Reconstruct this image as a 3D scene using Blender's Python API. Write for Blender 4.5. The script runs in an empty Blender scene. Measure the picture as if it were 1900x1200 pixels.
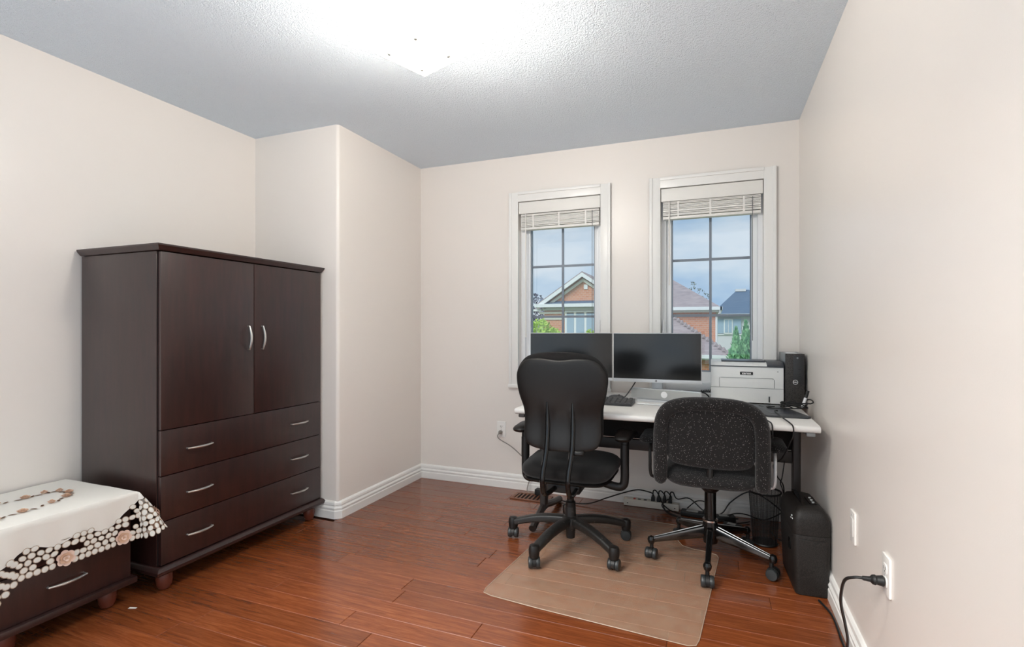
import bpy, bmesh, math, random
from mathutils import Vector, Matrix, Euler
random.seed(7)
sc = bpy.context.scene
COL = sc.collection
PI = math.pi
R = math.radians

def lin(c):
    return c / 12.92 if c <= .04045 else ((c + .055) / 1.055) ** 2.4
def rgb(r, g, b):
    return (lin(r / 255), lin(g / 255), lin(b / 255), 1)

# ------------------------------------------------------------------ camera
cd = bpy.data.cameras.new('camera'); cam = bpy.data.objects.new('camera', cd); COL.objects.link(cam)
cam.location = (0, 0, 1.18); cam.rotation_euler = (R(90), 0, math.atan2(375, 954))
cd.sensor_width = 36; cd.sensor_fit = 'HORIZONTAL'; cd.lens = 36 * 954 / 1900; cd.shift_y = 8 / 1900
cd.clip_start = .02; cd.clip_end = 400
sc.camera = cam
# ------------------------------------------------------------------ colour management
sc.view_settings.view_transform = 'Standard'; sc.view_settings.look = 'None'
sc.view_settings.gamma = 1; sc.view_settings.use_curve_mapping = False
sc.view_settings.exposure = 0.21
# ------------------------------------------------------------------ sky
SKY_STRENGTH = 1.28
w = bpy.data.worlds.new('sky'); sc.world = w; w.use_nodes = True
nt = w.node_tree; nt.nodes.clear()
wo = nt.nodes.new('ShaderNodeOutputWorld'); wb = nt.nodes.new('ShaderNodeBackground'); wb.inputs[1].default_value = SKY_STRENGTH
tc = nt.nodes.new('ShaderNodeTexCoord'); mp = nt.nodes.new('ShaderNodeMapping'); mp.inputs['Scale'].default_value = (1, 1, 2.6)
mp.inputs['Location'].default_value = (.37, .2, .15)
nz = nt.nodes.new('ShaderNodeTexNoise'); nz.inputs['Scale'].default_value = 4.2; nz.inputs['Detail'].default_value = 5; nz.inputs['Roughness'].default_value = .5
cr = nt.nodes.new('ShaderNodeValToRGB')
cr.color_ramp.elements[0].position = .36; cr.color_ramp.elements[0].color = rgb(184, 210, 234)
cr.color_ramp.elements[1].position = .60; cr.color_ramp.elements[1].color = rgb(243, 247, 249)
e = cr.color_ramp.elements.new(.48); e.color = rgb(216, 231, 242)
L = nt.links
L.new(tc.outputs['Generated'], mp.inputs[0]); L.new(mp.outputs[0], nz.inputs['Vector']); L.new(nz.outputs[0], cr.inputs[0]); L.new(cr.outputs[0], wb.inputs[0]); L.new(wb.outputs[0], wo.inputs[0])
# ------------------------------------------------------------------ hazy daylight from behind this house
sl = bpy.data.lights.new('daylight', 'SUN'); sl.energy = 2.8; sl.angle = R(25); sl.color = (1, .97, .92)
so = bpy.data.objects.new('daylight', sl); COL.objects.link(so); so.rotation_euler = (R(52), 0, R(-25)); so.location = (0, -5, 12)
LAMP_GLASS, LAMP_BULB = 40.0, 48.0

# ------------------------------------------------------------------ materials
MATS = {}
def mat(name, col, rough=.5, metal=0, spec=.5, coat=0, coat_rough=.1, alpha=1, sheen=0):
    m = bpy.data.materials.new(name); m.use_nodes = True
    b = m.node_tree.nodes['Principled BSDF']
    b.inputs['Base Color'].default_value = col; b.inputs['Roughness'].default_value = rough; b.inputs['Metallic'].default_value = metal
    b.inputs['Specular IOR Level'].default_value = spec; b.inputs['Coat Weight'].default_value = coat; b.inputs['Coat Roughness'].default_value = coat_rough
    b.inputs['Alpha'].default_value = alpha; b.inputs['Sheen Weight'].default_value = sheen
    MATS[name] = m
    return m
def N(m, t): return m.node_tree.nodes.new(t)
def bsdf(m): return m.node_tree.nodes['Principled BSDF']
def lk(m, a, b): m.node_tree.links.new(a, b)
def ramp(m, stops):
    r = N(m, 'ShaderNodeValToRGB')
    el = r.color_ramp.elements
    el[0].position, el[0].color = stops[0]; el[1].position, el[1].color = stops[-1]
    for p, c in stops[1:-1]:
        q = el.new(p); q.color = c
    return r
def noise(m, scale, detail=3, rough=.5, coord='Object', stretch=None, vec=None):
    n = N(m, 'ShaderNodeTexNoise'); n.inputs['Scale'].default_value = scale; n.inputs['Detail'].default_value = detail; n.inputs['Roughness'].default_value = rough
    src = vec
    if src is None:
        t = N(m, 'ShaderNodeTexCoord'); src = t.outputs[coord]
    if stretch:
        p = N(m, 'ShaderNodeMapping'); p.inputs['Scale'].default_value = stretch; lk(m, src, p.inputs[0]); src = p.outputs[0]
    lk(m, src, n.inputs['Vector'])
    return n
def bump(m, h, strength, dist):
    b = N(m, 'ShaderNodeBump'); b.inputs['Strength'].default_value = strength; b.inputs['Distance'].default_value = dist
    lk(m, h, b.inputs['Height']); lk(m, b.outputs[0], bsdf(m).inputs['Normal'])

m = mat('wall_paint', rgb(238, 231, 224), .34, spec=.5)
n = noise(m, 260, 2); bump(m, n.outputs[0], .06, .002)
m = mat('ceiling_stipple', rgb(236, 246, 255), .9, spec=.2)  # white ceiling; the blue of the daylight is put into its colour
n = noise(m, 75, 3, .6); n2 = noise(m, 170, 2, .6)
ad = N(m, 'ShaderNodeMath'); ad.operation = 'ADD'; lk(m, n.outputs[0], ad.inputs[0]); lk(m, n2.outputs[0], ad.inputs[1])
bump(m, ad.outputs[0], .8, .011)
m = mat('white_trim', rgb(240, 238, 234), .32)
m = mat('white_frame', rgb(242, 243, 244), .35)
m = mat('blind_white', rgb(236, 233, 227), .45)
m = mat('muntin_grey', rgb(128, 137, 148), .4)
m = mat('plate_white', rgb(243, 240, 235), .3)
# oak planks, one tone for each plank
m = mat('oak_floor', rgb(128, 66, 34), .26, spec=.5, coat=.35, coat_rough=.12)
oi = N(m, 'ShaderNodeObjectInfo'); t = N(m, 'ShaderNodeTexCoord')
va = N(m, 'ShaderNodeVectorMath'); va.operation = 'MULTIPLY_ADD'
cx = N(m, 'ShaderNodeCombineXYZ'); mu = N(m, 'ShaderNodeMath'); mu.operation = 'MULTIPLY'; mu.inputs[1].default_value = 37
lk(m, oi.outputs['Random'], mu.inputs[0]); lk(m, mu.outputs[0], cx.inputs[0]); lk(m, mu.outputs[0], cx.inputs[1])
va.inputs[1].default_value = (1, 1, 1); lk(m, t.outputs['Object'], va.inputs[0]); lk(m, cx.outputs[0], va.inputs[2])
g1 = noise(m, 9, 6, .62, stretch=(.55, 7, 1), vec=va.outputs[0])
g1.inputs['Distortion'].default_value = .9
g2 = noise(m, 60, 3, .6, stretch=(.25, 6, 1), vec=va.outputs[0])
r1 = ramp(m, [(.25, rgb(100, 49, 25)), (.5, rgb(126, 66, 34)), (.78, rgb(150, 86, 48))])
lk(m, g1.outputs[0], r1.inputs[0])
r2 = ramp(m, [(.3, (.82, .80, .78, 1)), (.6, (1, 1, 1, 1))]); lk(m, g2.outputs[0], r2.inputs[0])
mx = N(m, 'ShaderNodeMix'); mx.data_type = 'RGBA'; mx.blend_type = 'MULTIPLY'; mx.inputs[0].default_value = 1
lk(m, r1.outputs[0], mx.inputs[6]); lk(m, r2.outputs[0], mx.inputs[7])
hs = N(m, 'ShaderNodeHueSaturation'); mr = N(m, 'ShaderNodeMapRange'); mr.inputs[3].default_value = .84; mr.inputs[4].default_value = 1.14
lk(m, oi.outputs['Random'], mr.inputs[0]); lk(m, mr.outputs[0], hs.inputs['Value']); lk(m, mx.outputs[2], hs.inputs['Color'])
lk(m, hs.outputs[0], bsdf(m).inputs['Base Color'])
bump(m, g2.outputs[0], .06, .002)
mat('subfloor', rgb(120, 72, 44), .7)
# espresso furniture
m = mat('espresso', rgb(42, 22, 19), .36, spec=.6, coat=.4, coat_rough=.30)
n = noise(m, 40, 4, .6, stretch=(1, 1, .12)); r = ramp(m, [(.3, rgb(36, 18, 16)), (.7, rgb(54, 28, 24))]); lk(m, n.outputs[0], r.inputs[0]); lk(m, r.outputs[0], bsdf(m).inputs['Base Color'])
bump(m, n.outputs[0], .04, .001)
mat('espresso_gap', rgb(14, 8, 7), .8)
m = mat('foot_wood', rgb(74, 34, 22), .4)
n = noise(m, 22, 2); r = ramp(m, [(.70, rgb(104, 50, 34)), (.72, rgb(206, 168, 132))]); lk(m, n.outputs[0], r.inputs[0]); lk(m, r.outputs[0], bsdf(m).inputs['Base Color'])
mat('brushed_nickel', rgb(205, 203, 198), .28, metal=.9)
mat('linen', rgb(232, 228, 220), .8, sheen=.2)
mat('petal_white', rgb(226, 224, 216), .8)
mat('petal_rim', rgb(178, 158, 138), .8)
mat('rose_pink', rgb(232, 204, 188), .8)
mat('rose_tan', rgb(218, 180, 152), .8)
mat('embroidery_brown', rgb(92, 58, 40), .8)
# office
m = mat('black_plastic', rgb(22, 20, 19), .44, spec=.4)
n = noise(m, 900, 1); bump(m, n.outputs[0], .08, .0006)
mat('black_gloss', rgb(16, 16, 16), .12)
m = mat('black_fabric', rgb(26, 25, 25), .9, spec=.2, sheen=.15)
n = noise(m, 700, 2); bump(m, n.outputs[0], .3, .001)
m = mat('speckled_fabric', rgb(38, 36, 37), .92, spec=.2, sheen=.15)
v = N(m, 'ShaderNodeTexVoronoi'); v.inputs['Scale'].default_value = 230; t = N(m, 'ShaderNodeTexCoord')
p = N(m, 'ShaderNodeMapping'); p.inputs['Scale'].default_value = (1, 1, .55); lk(m, t.outputs['Object'], p.inputs[0]); lk(m, p.outputs[0], v.inputs['Vector'])
r = ramp(m, [(.0, (1, 1, 1, 1)), (.20, (.25, .25, .25, 1)), (.26, (0, 0, 0, 1))]); lk(m, v.outputs['Distance'], r.inputs[0])
sr = N(m, 'ShaderNodeSeparateColor'); lk(m, v.outputs['Color'], sr.inputs[0])
gt = N(m, 'ShaderNodeMath'); gt.operation = 'GREATER_THAN'; gt.inputs[1].default_value = .50; lk(m, sr.outputs[0], gt.inputs[0])
ml = N(m, 'ShaderNodeMath'); ml.operation = 'MULTIPLY'; lk(m, r.outputs[0], ml.inputs[0]); lk(m, gt.outputs[0], ml.inputs[1])
mx = N(m, 'ShaderNodeMix'); mx.data_type = 'RGBA'; mx.inputs[6].default_value = rgb(30, 28, 28); mx.inputs[7].default_value = rgb(190, 186, 182)
lk(m, ml.outputs[0], mx.inputs[0]); lk(m, mx.outputs[2], bsdf(m).inputs['Base Color'])
n = noise(m, 500, 2); bump(m, n.outputs[0], .4, .0015)
m = mat('worn_black', rgb(32, 31, 30), .42)
n = noise(m, 60, 4, .7); r = ramp(m, [(.62, rgb(31, 30, 29)), (.72, rgb(92, 88, 84))]); lk(m, n.outputs[0], r.inputs[0]); lk(m, r.outputs[0], bsdf(m).inputs['Base Color'])
mat('polished_grey', rgb(92, 92, 92), .22, metal=1)
mat('chrome', rgb(215, 215, 215), .12, metal=1)
mat('caster_grey', rgb(40, 43, 44), .38)
mat('desk_white', rgb(226, 224, 220), .35)
mat('desk_frame', rgb(52, 45, 42), .45)
mat('screen', rgb(22, 23, 24), .22, spec=.6)
mat('silver_plastic', rgb(206, 208, 210), .35, metal=.3)
mat('silver_grille', rgb(184, 186, 184), .5, metal=.3)
mat('printer_white', rgb(232, 233, 231), .4)
mat('printer_dark', rgb(44, 48, 56), .35)
mat('seam_grey', rgb(120, 122, 122), .6)
mat('label_black', rgb(20, 20, 22), .4)
mat('print_white', rgb(245, 245, 245), .5)
m = mat('tower_mesh', rgb(34, 32, 31), .55)
v = N(m, 'ShaderNodeTexVoronoi'); v.inputs['Scale'].default_value = 210; t = N(m, 'ShaderNodeTexCoord'); lk(m, t.outputs['Object'], v.inputs['Vector'])
r = ramp(m, [(.2, rgb(14, 13, 13)), (.5, rgb(58, 53, 50))]); lk(m, v.outputs['Distance'], r.inputs[0]); lk(m, r.outputs[0], bsdf(m).inputs['Base Color'])
mat('tower_panel', rgb(38, 36, 36), .4)
mat('tower_grey', rgb(120, 124, 126), .35, metal=.4)
mat('graphite', rgb(58, 59, 62), .4)
mat('key_grey', rgb(66, 66, 67), .5)
mat('cord_black', rgb(20, 20, 20), .5)
mat('cord_grey', rgb(140, 134, 126), .5)
mat('strip_beige', rgb(222, 216, 204), .45)
mat('red_plastic', rgb(190, 40, 30), .4)
mat('vent_wood', rgb(112, 66, 40), .4)
mat('vent_dark', rgb(20, 12, 8), .9)
m = mat('shredder_black', rgb(30, 27, 25), .5, spec=.3)
n = noise(m, 300, 2, .6); r = ramp(m, [(.4, rgb(22, 20, 19)), (.66, rgb(44, 40, 37))]); lk(m, n.outputs[0], r.inputs[0]); lk(m, r.outputs[0], bsdf(m).inputs['Base Color'])
mat('paper', rgb(238, 232, 222), .8)
# clear chair mat
m = mat('clear_vinyl', rgb(208, 178, 152), .32, spec=.5, alpha=.34)
n = noise(m, 14, 4, .6); r = ramp(m, [(.3, (.17, .17, .17, 1)), (.7, (.27, .27, .27, 1))]); lk(m, n.outputs[0], r.inputs[0]); lk(m, r.outputs[0], bsdf(m).inputs['Alpha'])
mat('vinyl_edge', rgb(196, 178, 158), .35, alpha=.6)
# glass pane: tinted to dim the outside under a stronger sky, faint reflection
m = bpy.data.materials.new('glass'); m.use_nodes = True; MATS['glass'] = m
m.node_tree.nodes.clear()
o = N(m, 'ShaderNodeOutputMaterial'); tr = N(m, 'ShaderNodeBsdfTransparent'); gl = N(m, 'ShaderNodeBsdfGlossy'); gl.inputs['Roughness'].default_value = .02
tr.inputs[0].default_value = (.70, .735, .77, 1)
ms = N(m, 'ShaderNodeMixShader'); ms.inputs[0].default_value = .05; lk(m, tr.outputs[0], ms.inputs[1]); lk(m, gl.outputs[0], ms.inputs[2]); lk(m, ms.outputs[0], o.inputs[0])
# frosted lamp glass gives off light
m = mat('lamp_glass', rgb(250, 246, 236), .3)
bsdf(m).inputs['Emission Color'].default_value = (1, .95, .88, 1); bsdf(m).inputs['Emission Strength'].default_value = LAMP_GLASS
o = m.node_tree.nodes['Material Output']; tr = N(m, 'ShaderNodeBsdfTransparent'); ms = N(m, 'ShaderNodeMixShader'); ms.inputs[0].default_value = .5
lk(m, bsdf(m).outputs[0], ms.inputs[2]); lk(m, tr.outputs[0], ms.inputs[1]); lk(m, ms.outputs[0], o.inputs[0])
mat('added_screen_frost', rgb(250, 248, 242), .4, alpha=.5)
m = mat('lamp_frost', rgb(250, 246, 236), .4, alpha=.5)
# wire mesh of the bin
m = bpy.data.materials.new('wire_mesh'); m.use_nodes = True; MATS['wire_mesh'] = m
b = bsdf(m); b.inputs['Base Color'].default_value = rgb(22, 21, 20); b.inputs['Roughness'].default_value = .5
t = N(m, 'ShaderNodeTexCoord'); ck = N(m, 'ShaderNodeTexWave'); ck.inputs['Scale'].default_value = 60; ck.bands_direction = 'Z'
lk(m, t.outputs['Object'], ck.inputs['Vector'])
r = ramp(m, [(.2, (.18, .18, .18, 1)), (.6, (.62, .62, .62, 1))]); lk(m, ck.outputs['Fac'], r.inputs[0]); lk(m, r.outputs[0], b.inputs['Alpha'])
# outdoors
m = mat('brick', rgb(206, 138, 104), .85)
t = N(m, 'ShaderNodeTexCoord'); p = N(m, 'ShaderNodeMapping'); p.inputs['Rotation'].default_value = (R(90), 0, 0); lk(m, t.outputs['Object'], p.inputs[0])
bk = N(m, 'ShaderNodeTexBrick'); bk.inputs['Scale'].default_value = 2.2; bk.inputs['Color1'].default_value = rgb(208, 134, 98); bk.inputs['Color2'].default_value = rgb(224, 158, 122); bk.inputs['Mortar'].default_value = rgb(214, 176, 152)
bk.inputs['Mortar Size'].default_value = .03; lk(m, p.outputs[0], bk.inputs['Vector']); lk(m, bk.outputs[0], bsdf(m).inputs['Base Color'])
def shingle(name, a, b):
    m = mat(name, a, .9)
    n = noise(m, 3.5, 4, .7, stretch=(.5, .5, 5)); r = ramp(m, [(.3, a), (.7, b)]); lk(m, n.outputs[0], r.inputs[0]); lk(m, r.outputs[0], bsdf(m).inputs['Base Color'])
shingle('shingle_brown', rgb(150, 134, 134), rgb(188, 172, 170))
shingle('shingle_blue', rgb(84, 104, 128), rgb(106, 124, 146))
mat('fascia_white', rgb(240, 240, 236), .6)
mat('frieze_cream', rgb(214, 212, 196), .7)
mat('siding_pale', rgb(226, 222, 220), .8)
mat('house_glass', rgb(168, 190, 204), .15)
mat('bark', rgb(84, 66, 52), .9)
mat('lawn', rgb(110, 140, 80), .95)
def leafmat(name, a, b):
    m = mat(name, a, .8)
    n = noise(m, 6, 3); r = ramp(m, [(.35, a), (.65, b)]); lk(m, n.outputs[0], r.inputs[0]); lk(m, r.outputs[0], bsdf(m).inputs['Base Color'])
leafmat('leaf_plum', rgb(92, 92, 110), rgb(128, 126, 140))
leafmat('leaf_lime', rgb(150, 190, 60), rgb(202, 226, 110))
leafmat('leaf_cedar', rgb(92, 154, 104), rgb(160, 208, 150))
leafmat('leaf_grey', rgb(112, 118, 112), rgb(150, 156, 146))

# ------------------------------------------------------------------ mesh helpers
class MB:
    def __init__(s): s.v = []; s.f = []; s.mi = []; s.cur = 0
    def add(s, vs, fs):
        o = len(s.v); s.v += [tuple(p) for p in vs]; s.f += [tuple(i + o for i in f) for f in fs]; s.mi += [s.cur] * len(fs); return s
    def box(s, x0, x1, y0, y1, z0, z1):
        return s.add([(x0, y0, z0), (x1, y0, z0), (x1, y1, z0), (x0, y1, z0), (x0, y0, z1), (x1, y0, z1), (x1, y1, z1), (x0, y1, z1)],
                     [(3, 2, 1, 0), (4, 5, 6, 7), (0, 1, 5, 4), (1, 2, 6, 5), (2, 3, 7, 6), (3, 0, 4, 7)])
    def prism(s, poly, d0, d1, f):
        """extrude a 2-D polygon between d0 and d1; f(u, v, d) -> xyz"""
        n = len(poly)
        vs = [f(u, v, d0) for u, v in poly] + [f(u, v, d1) for u, v in poly]
        return s.add(vs, [tuple(range(n - 1, -1, -1)), tuple(range(n, 2 * n))] + [(i, (i + 1) % n, n + (i + 1) % n, n + i) for i in range(n)])
    def tube(s, path, r, n=8, caps=True, flat=1.0):
        P = [Vector(p) for p in path]; k = len(P)
        rr = r if isinstance(r, (list, tuple)) else [r] * k
        T = [(P[min(i + 1, k - 1)] - P[max(i - 1, 0)]).normalized() for i in range(k)]
        u = T[0].orthogonal().normalized()
        if abs(T[0].z) < .95: u = T[0].cross(Vector((0, 0, 1))).normalized()
        vs = []
        for i in range(k):
            u = (u - T[i] * u.dot(T[i])).normalized(); b = T[i].cross(u)
            for j in range(n):
                a = 2 * PI * j / n
                vs.append(P[i] + (u * math.cos(a) + b * math.sin(a) * flat) * rr[i])
        fs = [(i * n + j, i * n + (j + 1) % n, (i + 1) * n + (j + 1) % n, (i + 1) * n + j) for i in range(k - 1) for j in range(n)]
        if caps: fs += [tuple(range(n - 1, -1, -1)), tuple(range((k - 1) * n, k * n))]
        return s.add(vs, fs)
    def cyl(s, p0, p1, r0, r1=None, n=16):
        return s.tube([p0, p1], [r0, r0 if r1 is None else r1], n)
    def lathe(s, prof, n=20, at=(0, 0, 0), closed=False):
        vs = []; k = len(prof)
        for r, z in prof:
            for j in range(n):
                a = 2 * PI * j / n; vs.append((at[0] + r * math.cos(a), at[1] + r * math.sin(a), at[2] + z))
        fs = [(i * n + j, i * n + (j + 1) % n, (i + 1) * n + (j + 1) % n, (i + 1) * n + j) for i in range(k - 1) for j in range(n)]
        if closed: fs += [((k - 1) * n + j, (k - 1) * n + (j + 1) % n, (j + 1) % n, j) for j in range(n)]
        else: fs += [tuple(range(n - 1, -1, -1)), tuple(range((k - 1) * n, k * n))]
        return s.add(vs, fs)
    def pillow(s, outline, f, tf, tb, nr=7, p=3.0, q=.5):
        """rounded slab over a closed outline; f(u, v, t) -> xyz with t the signed thickness"""
        n = len(outline); c = (sum(a for a, _ in outline) / n, sum(b for _, b in outline) / n)
        rs = [math.sin(PI / 2 * (i / nr)) for i in range(1, nr + 1)]
        vs = []
        for side in (1, -1):
            t = tf if side > 0 else tb
            vs.append(f(c[0], c[1], side * t))
            for r in rs[:-1]:
                h = max(0, 1 - r ** p) ** q
                for a, b in outline: vs.append(f(c[0] + (a - c[0]) * r, c[1] + (b - c[1]) * r, side * t * h))
        for a, b in outline: vs.append(f(a, b, 0))
        blk = 1 + (nr - 1) * n; edge = 2 * blk; fs = []
        for k in (0, 1):
            o = k * blk
            g = []
            for j in range(n): g.append((o, o + 1 + j, o + 1 + (j + 1) % n))
            for i in range(nr - 2):
                for j in range(n):
                    a = o + 1 + i * n; b = a + n
                    g.append((a + j, b + j, b + (j + 1) % n, a + (j + 1) % n))
            a = o + 1 + (nr - 2) * n
            for j in range(n): g.append((a + j, edge + j, edge + (j + 1) % n, a + (j + 1) % n))
            fs += g if k else [x[::-1] for x in g]
        return s.add(vs, fs)
    def build(s, name, mats, parent=None, bevel=0, seg=2, smooth=35, world=False, recalc=True, base=None):
        me = bpy.data.meshes.new(name)
        top = parent is None
        vs = s.v
        loc = Vector((0, 0, 0))
        if top:
            if base: loc = Vector(base)
            else:
                xs, ys, zs = zip(*vs)
                loc = Vector(((min(xs) + max(xs)) / 2, (min(ys) + max(ys)) / 2, min(zs)))
            vs = [(x - loc.x, y - loc.y, z - loc.z) for x, y, z in vs]
        me.from_pydata(vs, [], s.f)
        if not isinstance(mats, (list, tuple)): mats = [mats]
        for q in mats: me.materials.append(MATS[q])
        if len(mats) > 1:
            me.polygons.foreach_set('material_index', s.mi)
        if recalc or bevel:
            bm = bmesh.new(); bm.from_mesh(me)
            bmesh.ops.recalc_face_normals(bm, faces=bm.faces)
            if bevel:
                ed = [e for e in bm.edges if len(e.link_faces) == 2 and e.calc_face_angle(0) > R(35)]
                bmesh.ops.bevel(bm, geom=ed, offset=bevel, segments=seg, affect='EDGES', profile=.6, clamp_overlap=True)
            bm.to_mesh(me); bm.free()
        if smooth:
            me.polygons.foreach_set('use_smooth', [True] * len(me.polygons)); me.set_sharp_from_angle(angle=R(smooth))
        ob = bpy.data.objects.new(name, me); COL.objects.link(ob)
        if top: ob.location = loc
        else:
            ob.parent = parent
            if world: ob.matrix_parent_inverse = wm(parent).inverted()
        return ob
def wm(o):
    m = Matrix.Translation(o.location) @ o.rotation_euler.to_matrix().to_4x4()
    if o.parent: m = wm(o.parent) @ o.matrix_parent_inverse @ m
    return m
def tag(o, label, cat, group=None, kind=None):
    o['label'] = label; o['category'] = cat
    if group: o['group'] = group
    if kind: o['kind'] = kind
    return o
def thing(name, label, cat, loc=(0, 0, 0), rz=0, group=None, kind=None):
    o = bpy.data.objects.new(name, None); COL.objects.link(o); o.empty_display_size = .05
    o.location = loc; o.rotation_euler = (0, 0, rz)
    return tag(o, label, cat, group, kind)
def copy_tree(o, parent=None):
    c = o.copy(); COL.objects.link(c)
    if parent is not None: c.parent = parent; c.matrix_parent_inverse = o.matrix_parent_inverse.copy()
    for ch in list(o.children): copy_tree(ch, c)
    return c
def spline(pts, n=8, closed=False):
    P = [Vector(p) for p in pts]; k = len(P); out = []
    rng = range(k) if closed else range(k - 1)
    for i in rng:
        g = (lambda q: P[q % k]) if closed else (lambda q: P[max(0, min(k - 1, q))])
        a, b, c, d = g(i - 1), g(i), g(i + 1), g(i + 2)
        for j in range(n):
            t = j / n
            out.append(.5 * ((2 * b) + (c - a) * t + (2 * a - 5 * b + 4 * c - d) * t * t + (3 * b - a - 3 * c + d) * t ** 3))
    if not closed: out.append(P[-1])
    return out
def spl2(pts, n=6): return [(p.x, p.y) for p in spline([(a, b, 0) for a, b in pts], n, True)]
def rrect(x0, x1, y0, y1, r, n=6):
    out = []
    for cx, cy, a0 in ((x1 - r, y1 - r, 0), (x0 + r, y1 - r, 90), (x0 + r, y0 + r, 180), (x1 - r, y0 + r, 270)):
        for i in range(n + 1):
            a = R(a0 + 90 * i / n); out.append((cx + r * math.cos(a), cy + r * math.sin(a)))
    return out
XY = lambda u, v, d: (u, v, d)
XZ = lambda u, v, d: (u, d, v)
YZ = lambda u, v, d: (d, u, v)
def cable(name, pts, r, m, label, cat='cable', n=8, sides=6):
    return tag(MB().tube(spline(pts, n), r, sides).build(name, m), label, cat)
def text(name, body, size, m, parent, loc, rot, depth=.0006, bold=0):
    cu = bpy.data.curves.new(name, 'FONT'); cu.body = body; cu.size = size; cu.extrude = depth; cu.offset = bold; cu.align_x = 'CENTER'; cu.align_y = 'CENTER'; cu.resolution_u = 3
    t = bpy.data.objects.new(name + '_tmp', cu); COL.objects.link(t)
    dg = bpy.context.evaluated_depsgraph_get(); me = bpy.data.meshes.new_from_object(t.evaluated_get(dg))
    bpy.data.objects.remove(t)
    me.materials.clear(); me.materials.append(MATS[m])
    o = bpy.data.objects.new(name, me); COL.objects.link(o); o.parent = parent; o.location = loc; o.rotation_euler = rot
    return o

# ================================================================== ROOM SHELL
XL, XR, YB, YJ, XJ, YN, ZC = -2.85, .48, 3.53, 2.567, -2.165, .10, 2.44
T = .14
def struct(o, label, cat): return tag(o, label, cat, kind='structure')
# floor
fl = MB().box(XL - T, XR + T, YN - T, YB + T, -.16, -.018).build('floor', 'subfloor'); struct(fl, 'reddish-brown oak strip floor running along the window wall', 'floor')
PW = .108
y = 2.409 - PW * 33
row = 0
while y < YB:
    y0 = max(y, YN); y1 = min(y + PW, YB)
    if y1 - y0 > .01:
        xr = XR; xl = XL if y0 < YJ - .05 else XJ
        x = xl - random.uniform(.05, .9)
        while x < xr:
            ln = random.choice((.7, .85, 1.0, 1.15, 1.3))
            a, b = max(x, xl), min(x + ln, xr)
            if b - a > .06:
                c = .0016
                mb = MB(); g = .0005
                X0, X1, Y0, Y1 = a + g, b - g, y0 + g, y1 - g
                zt = random.uniform(-.0003, 0)
                mb.add([(X0, Y0, -.018), (X1, Y0, -.018), (X1, Y1, -.018), (X0, Y1, -.018),
                        (X0, Y0, zt - c), (X1, Y0, zt - c), (X1, Y1, zt - c), (X0, Y1, zt - c),
                        (X0 + c, Y0 + c, zt), (X1 - c, Y0 + c, zt), (X1 - c, Y1 - c, zt), (X0 + c, Y1 - c, zt)],
                       [(0, 1, 5, 4), (1, 2, 6, 5), (2, 3, 7, 6), (3, 0, 4, 7), (4, 5, 9, 8), (5, 6, 10, 9), (6, 7, 11, 10), (7, 4, 8, 11), (8, 9, 10, 11)])
                mb.build('plank', 'oak_floor', fl, smooth=0, recalc=False, world=True)
            x += ln
    y += PW; row += 1
struct(MB().box(XL - T, XR + T, YN - T, YB + T, ZC, ZC + .12).build('ceiling', 'ceiling_stipple'), 'white stippled ceiling with bluish daylight in its colour', 'ceiling')
struct(MB().box(XL - T, XL, YN - T, YB + T, 0, ZC).build('wall_left', 'wall_paint'), 'off-white wall behind the dark armoire', 'wall')
struct(MB().box(XR, XR + T, YN - T, YB + T, 0, ZC).build('wall_right', 'wall_paint'), 'off-white wall with two white electrical plates', 'wall')
# closet bump-out with a rounded outer corner
rb = .022
poly = [(XL - .02, YJ), (XJ - rb, YJ)] + [(XJ - rb + rb * math.sin(R(a)), YJ + rb - rb * math.cos(R(a))) for a in range(15, 90, 15)] + [(XJ, YJ + rb), (XJ, YB + .02), (XL - .02, YB + .02)]
struct(MB().prism(poly, 0, ZC, XY).build('wall_corner', 'wall_paint', smooth=40), 'off-white boxed-out corner with rounded edge beside the armoire', 'wall')
# window wall
WIN = [(-1.335, -.728), (-.330, .285)]
WZ0, WZ1 = .765, 2.10
mb = MB()
xs = [XL, WIN[0][0], WIN[0][1], WIN[1][0], WIN[1][1], XR]
for i in (0, 2, 4): mb.box(xs[i], xs[i + 1], YB, YB + T, 0, ZC)
for i in (1, 3):
    mb.box(xs[i], xs[i + 1], YB, YB + T, 0, WZ0); mb.box(xs[i], xs[i + 1], YB, YB + T, WZ1, ZC)
struct(mb.build('wall_back', 'wall_paint', smooth=0), 'off-white wall with two tall windows', 'wall')
# baseboards: profile (d out of the wall, z)
PROF = [(0, 0), (.020, 0), (.020, .046), (.016, .050), (.016, .056), (.019, .060), (.019, .066), (.011, .074), (.011, .080), (.014, .084), (.012, .096), (.005, .104), (0, .106)]
def baseb(name, pts, label):
    """pts: plan polyline with the room on its left"""
    mb = MB(); k = len(pts); n = len(PROF); vs = []
    P = [Vector(p) for p in pts]
    for i in range(k):
        d0 = (P[i] - P[i - 1]).normalized() if i else (P[1] - P[0]).normalized()
        d1 = (P[i + 1] - P[i]).normalized() if i < k - 1 else d0
        n0 = Vector((-d0.y, d0.x)); n1 = Vector((-d1.y, d1.x))
        nn = (n0 + n1).normalized(); nn = nn / max(.2, nn.dot(n0))
        for d, z in PROF: q = P[i] + nn * d; vs.append((q.x, q.y, z))
    fs = [(i * n + j, (i + 1) * n + j, (i + 1) * n + (j + 1) % n, i * n + (j + 1) % n) for i in range(k - 1) for j in range(n)]
    fs += [tuple(range(n)), tuple(range((k - 1) * n, k * n))[::-1]]
    mb.add(vs, fs)
    return struct(mb.build(name, 'white_trim', smooth=25), label, 'baseboard')
baseb('baseboard_right', [(XR, YN), (XR, YB)], 'white moulded baseboard under the two wall plates')
baseb('baseboard_back', [(XR, YB), (XJ, YB)], 'white moulded baseboard under the windows')
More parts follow.
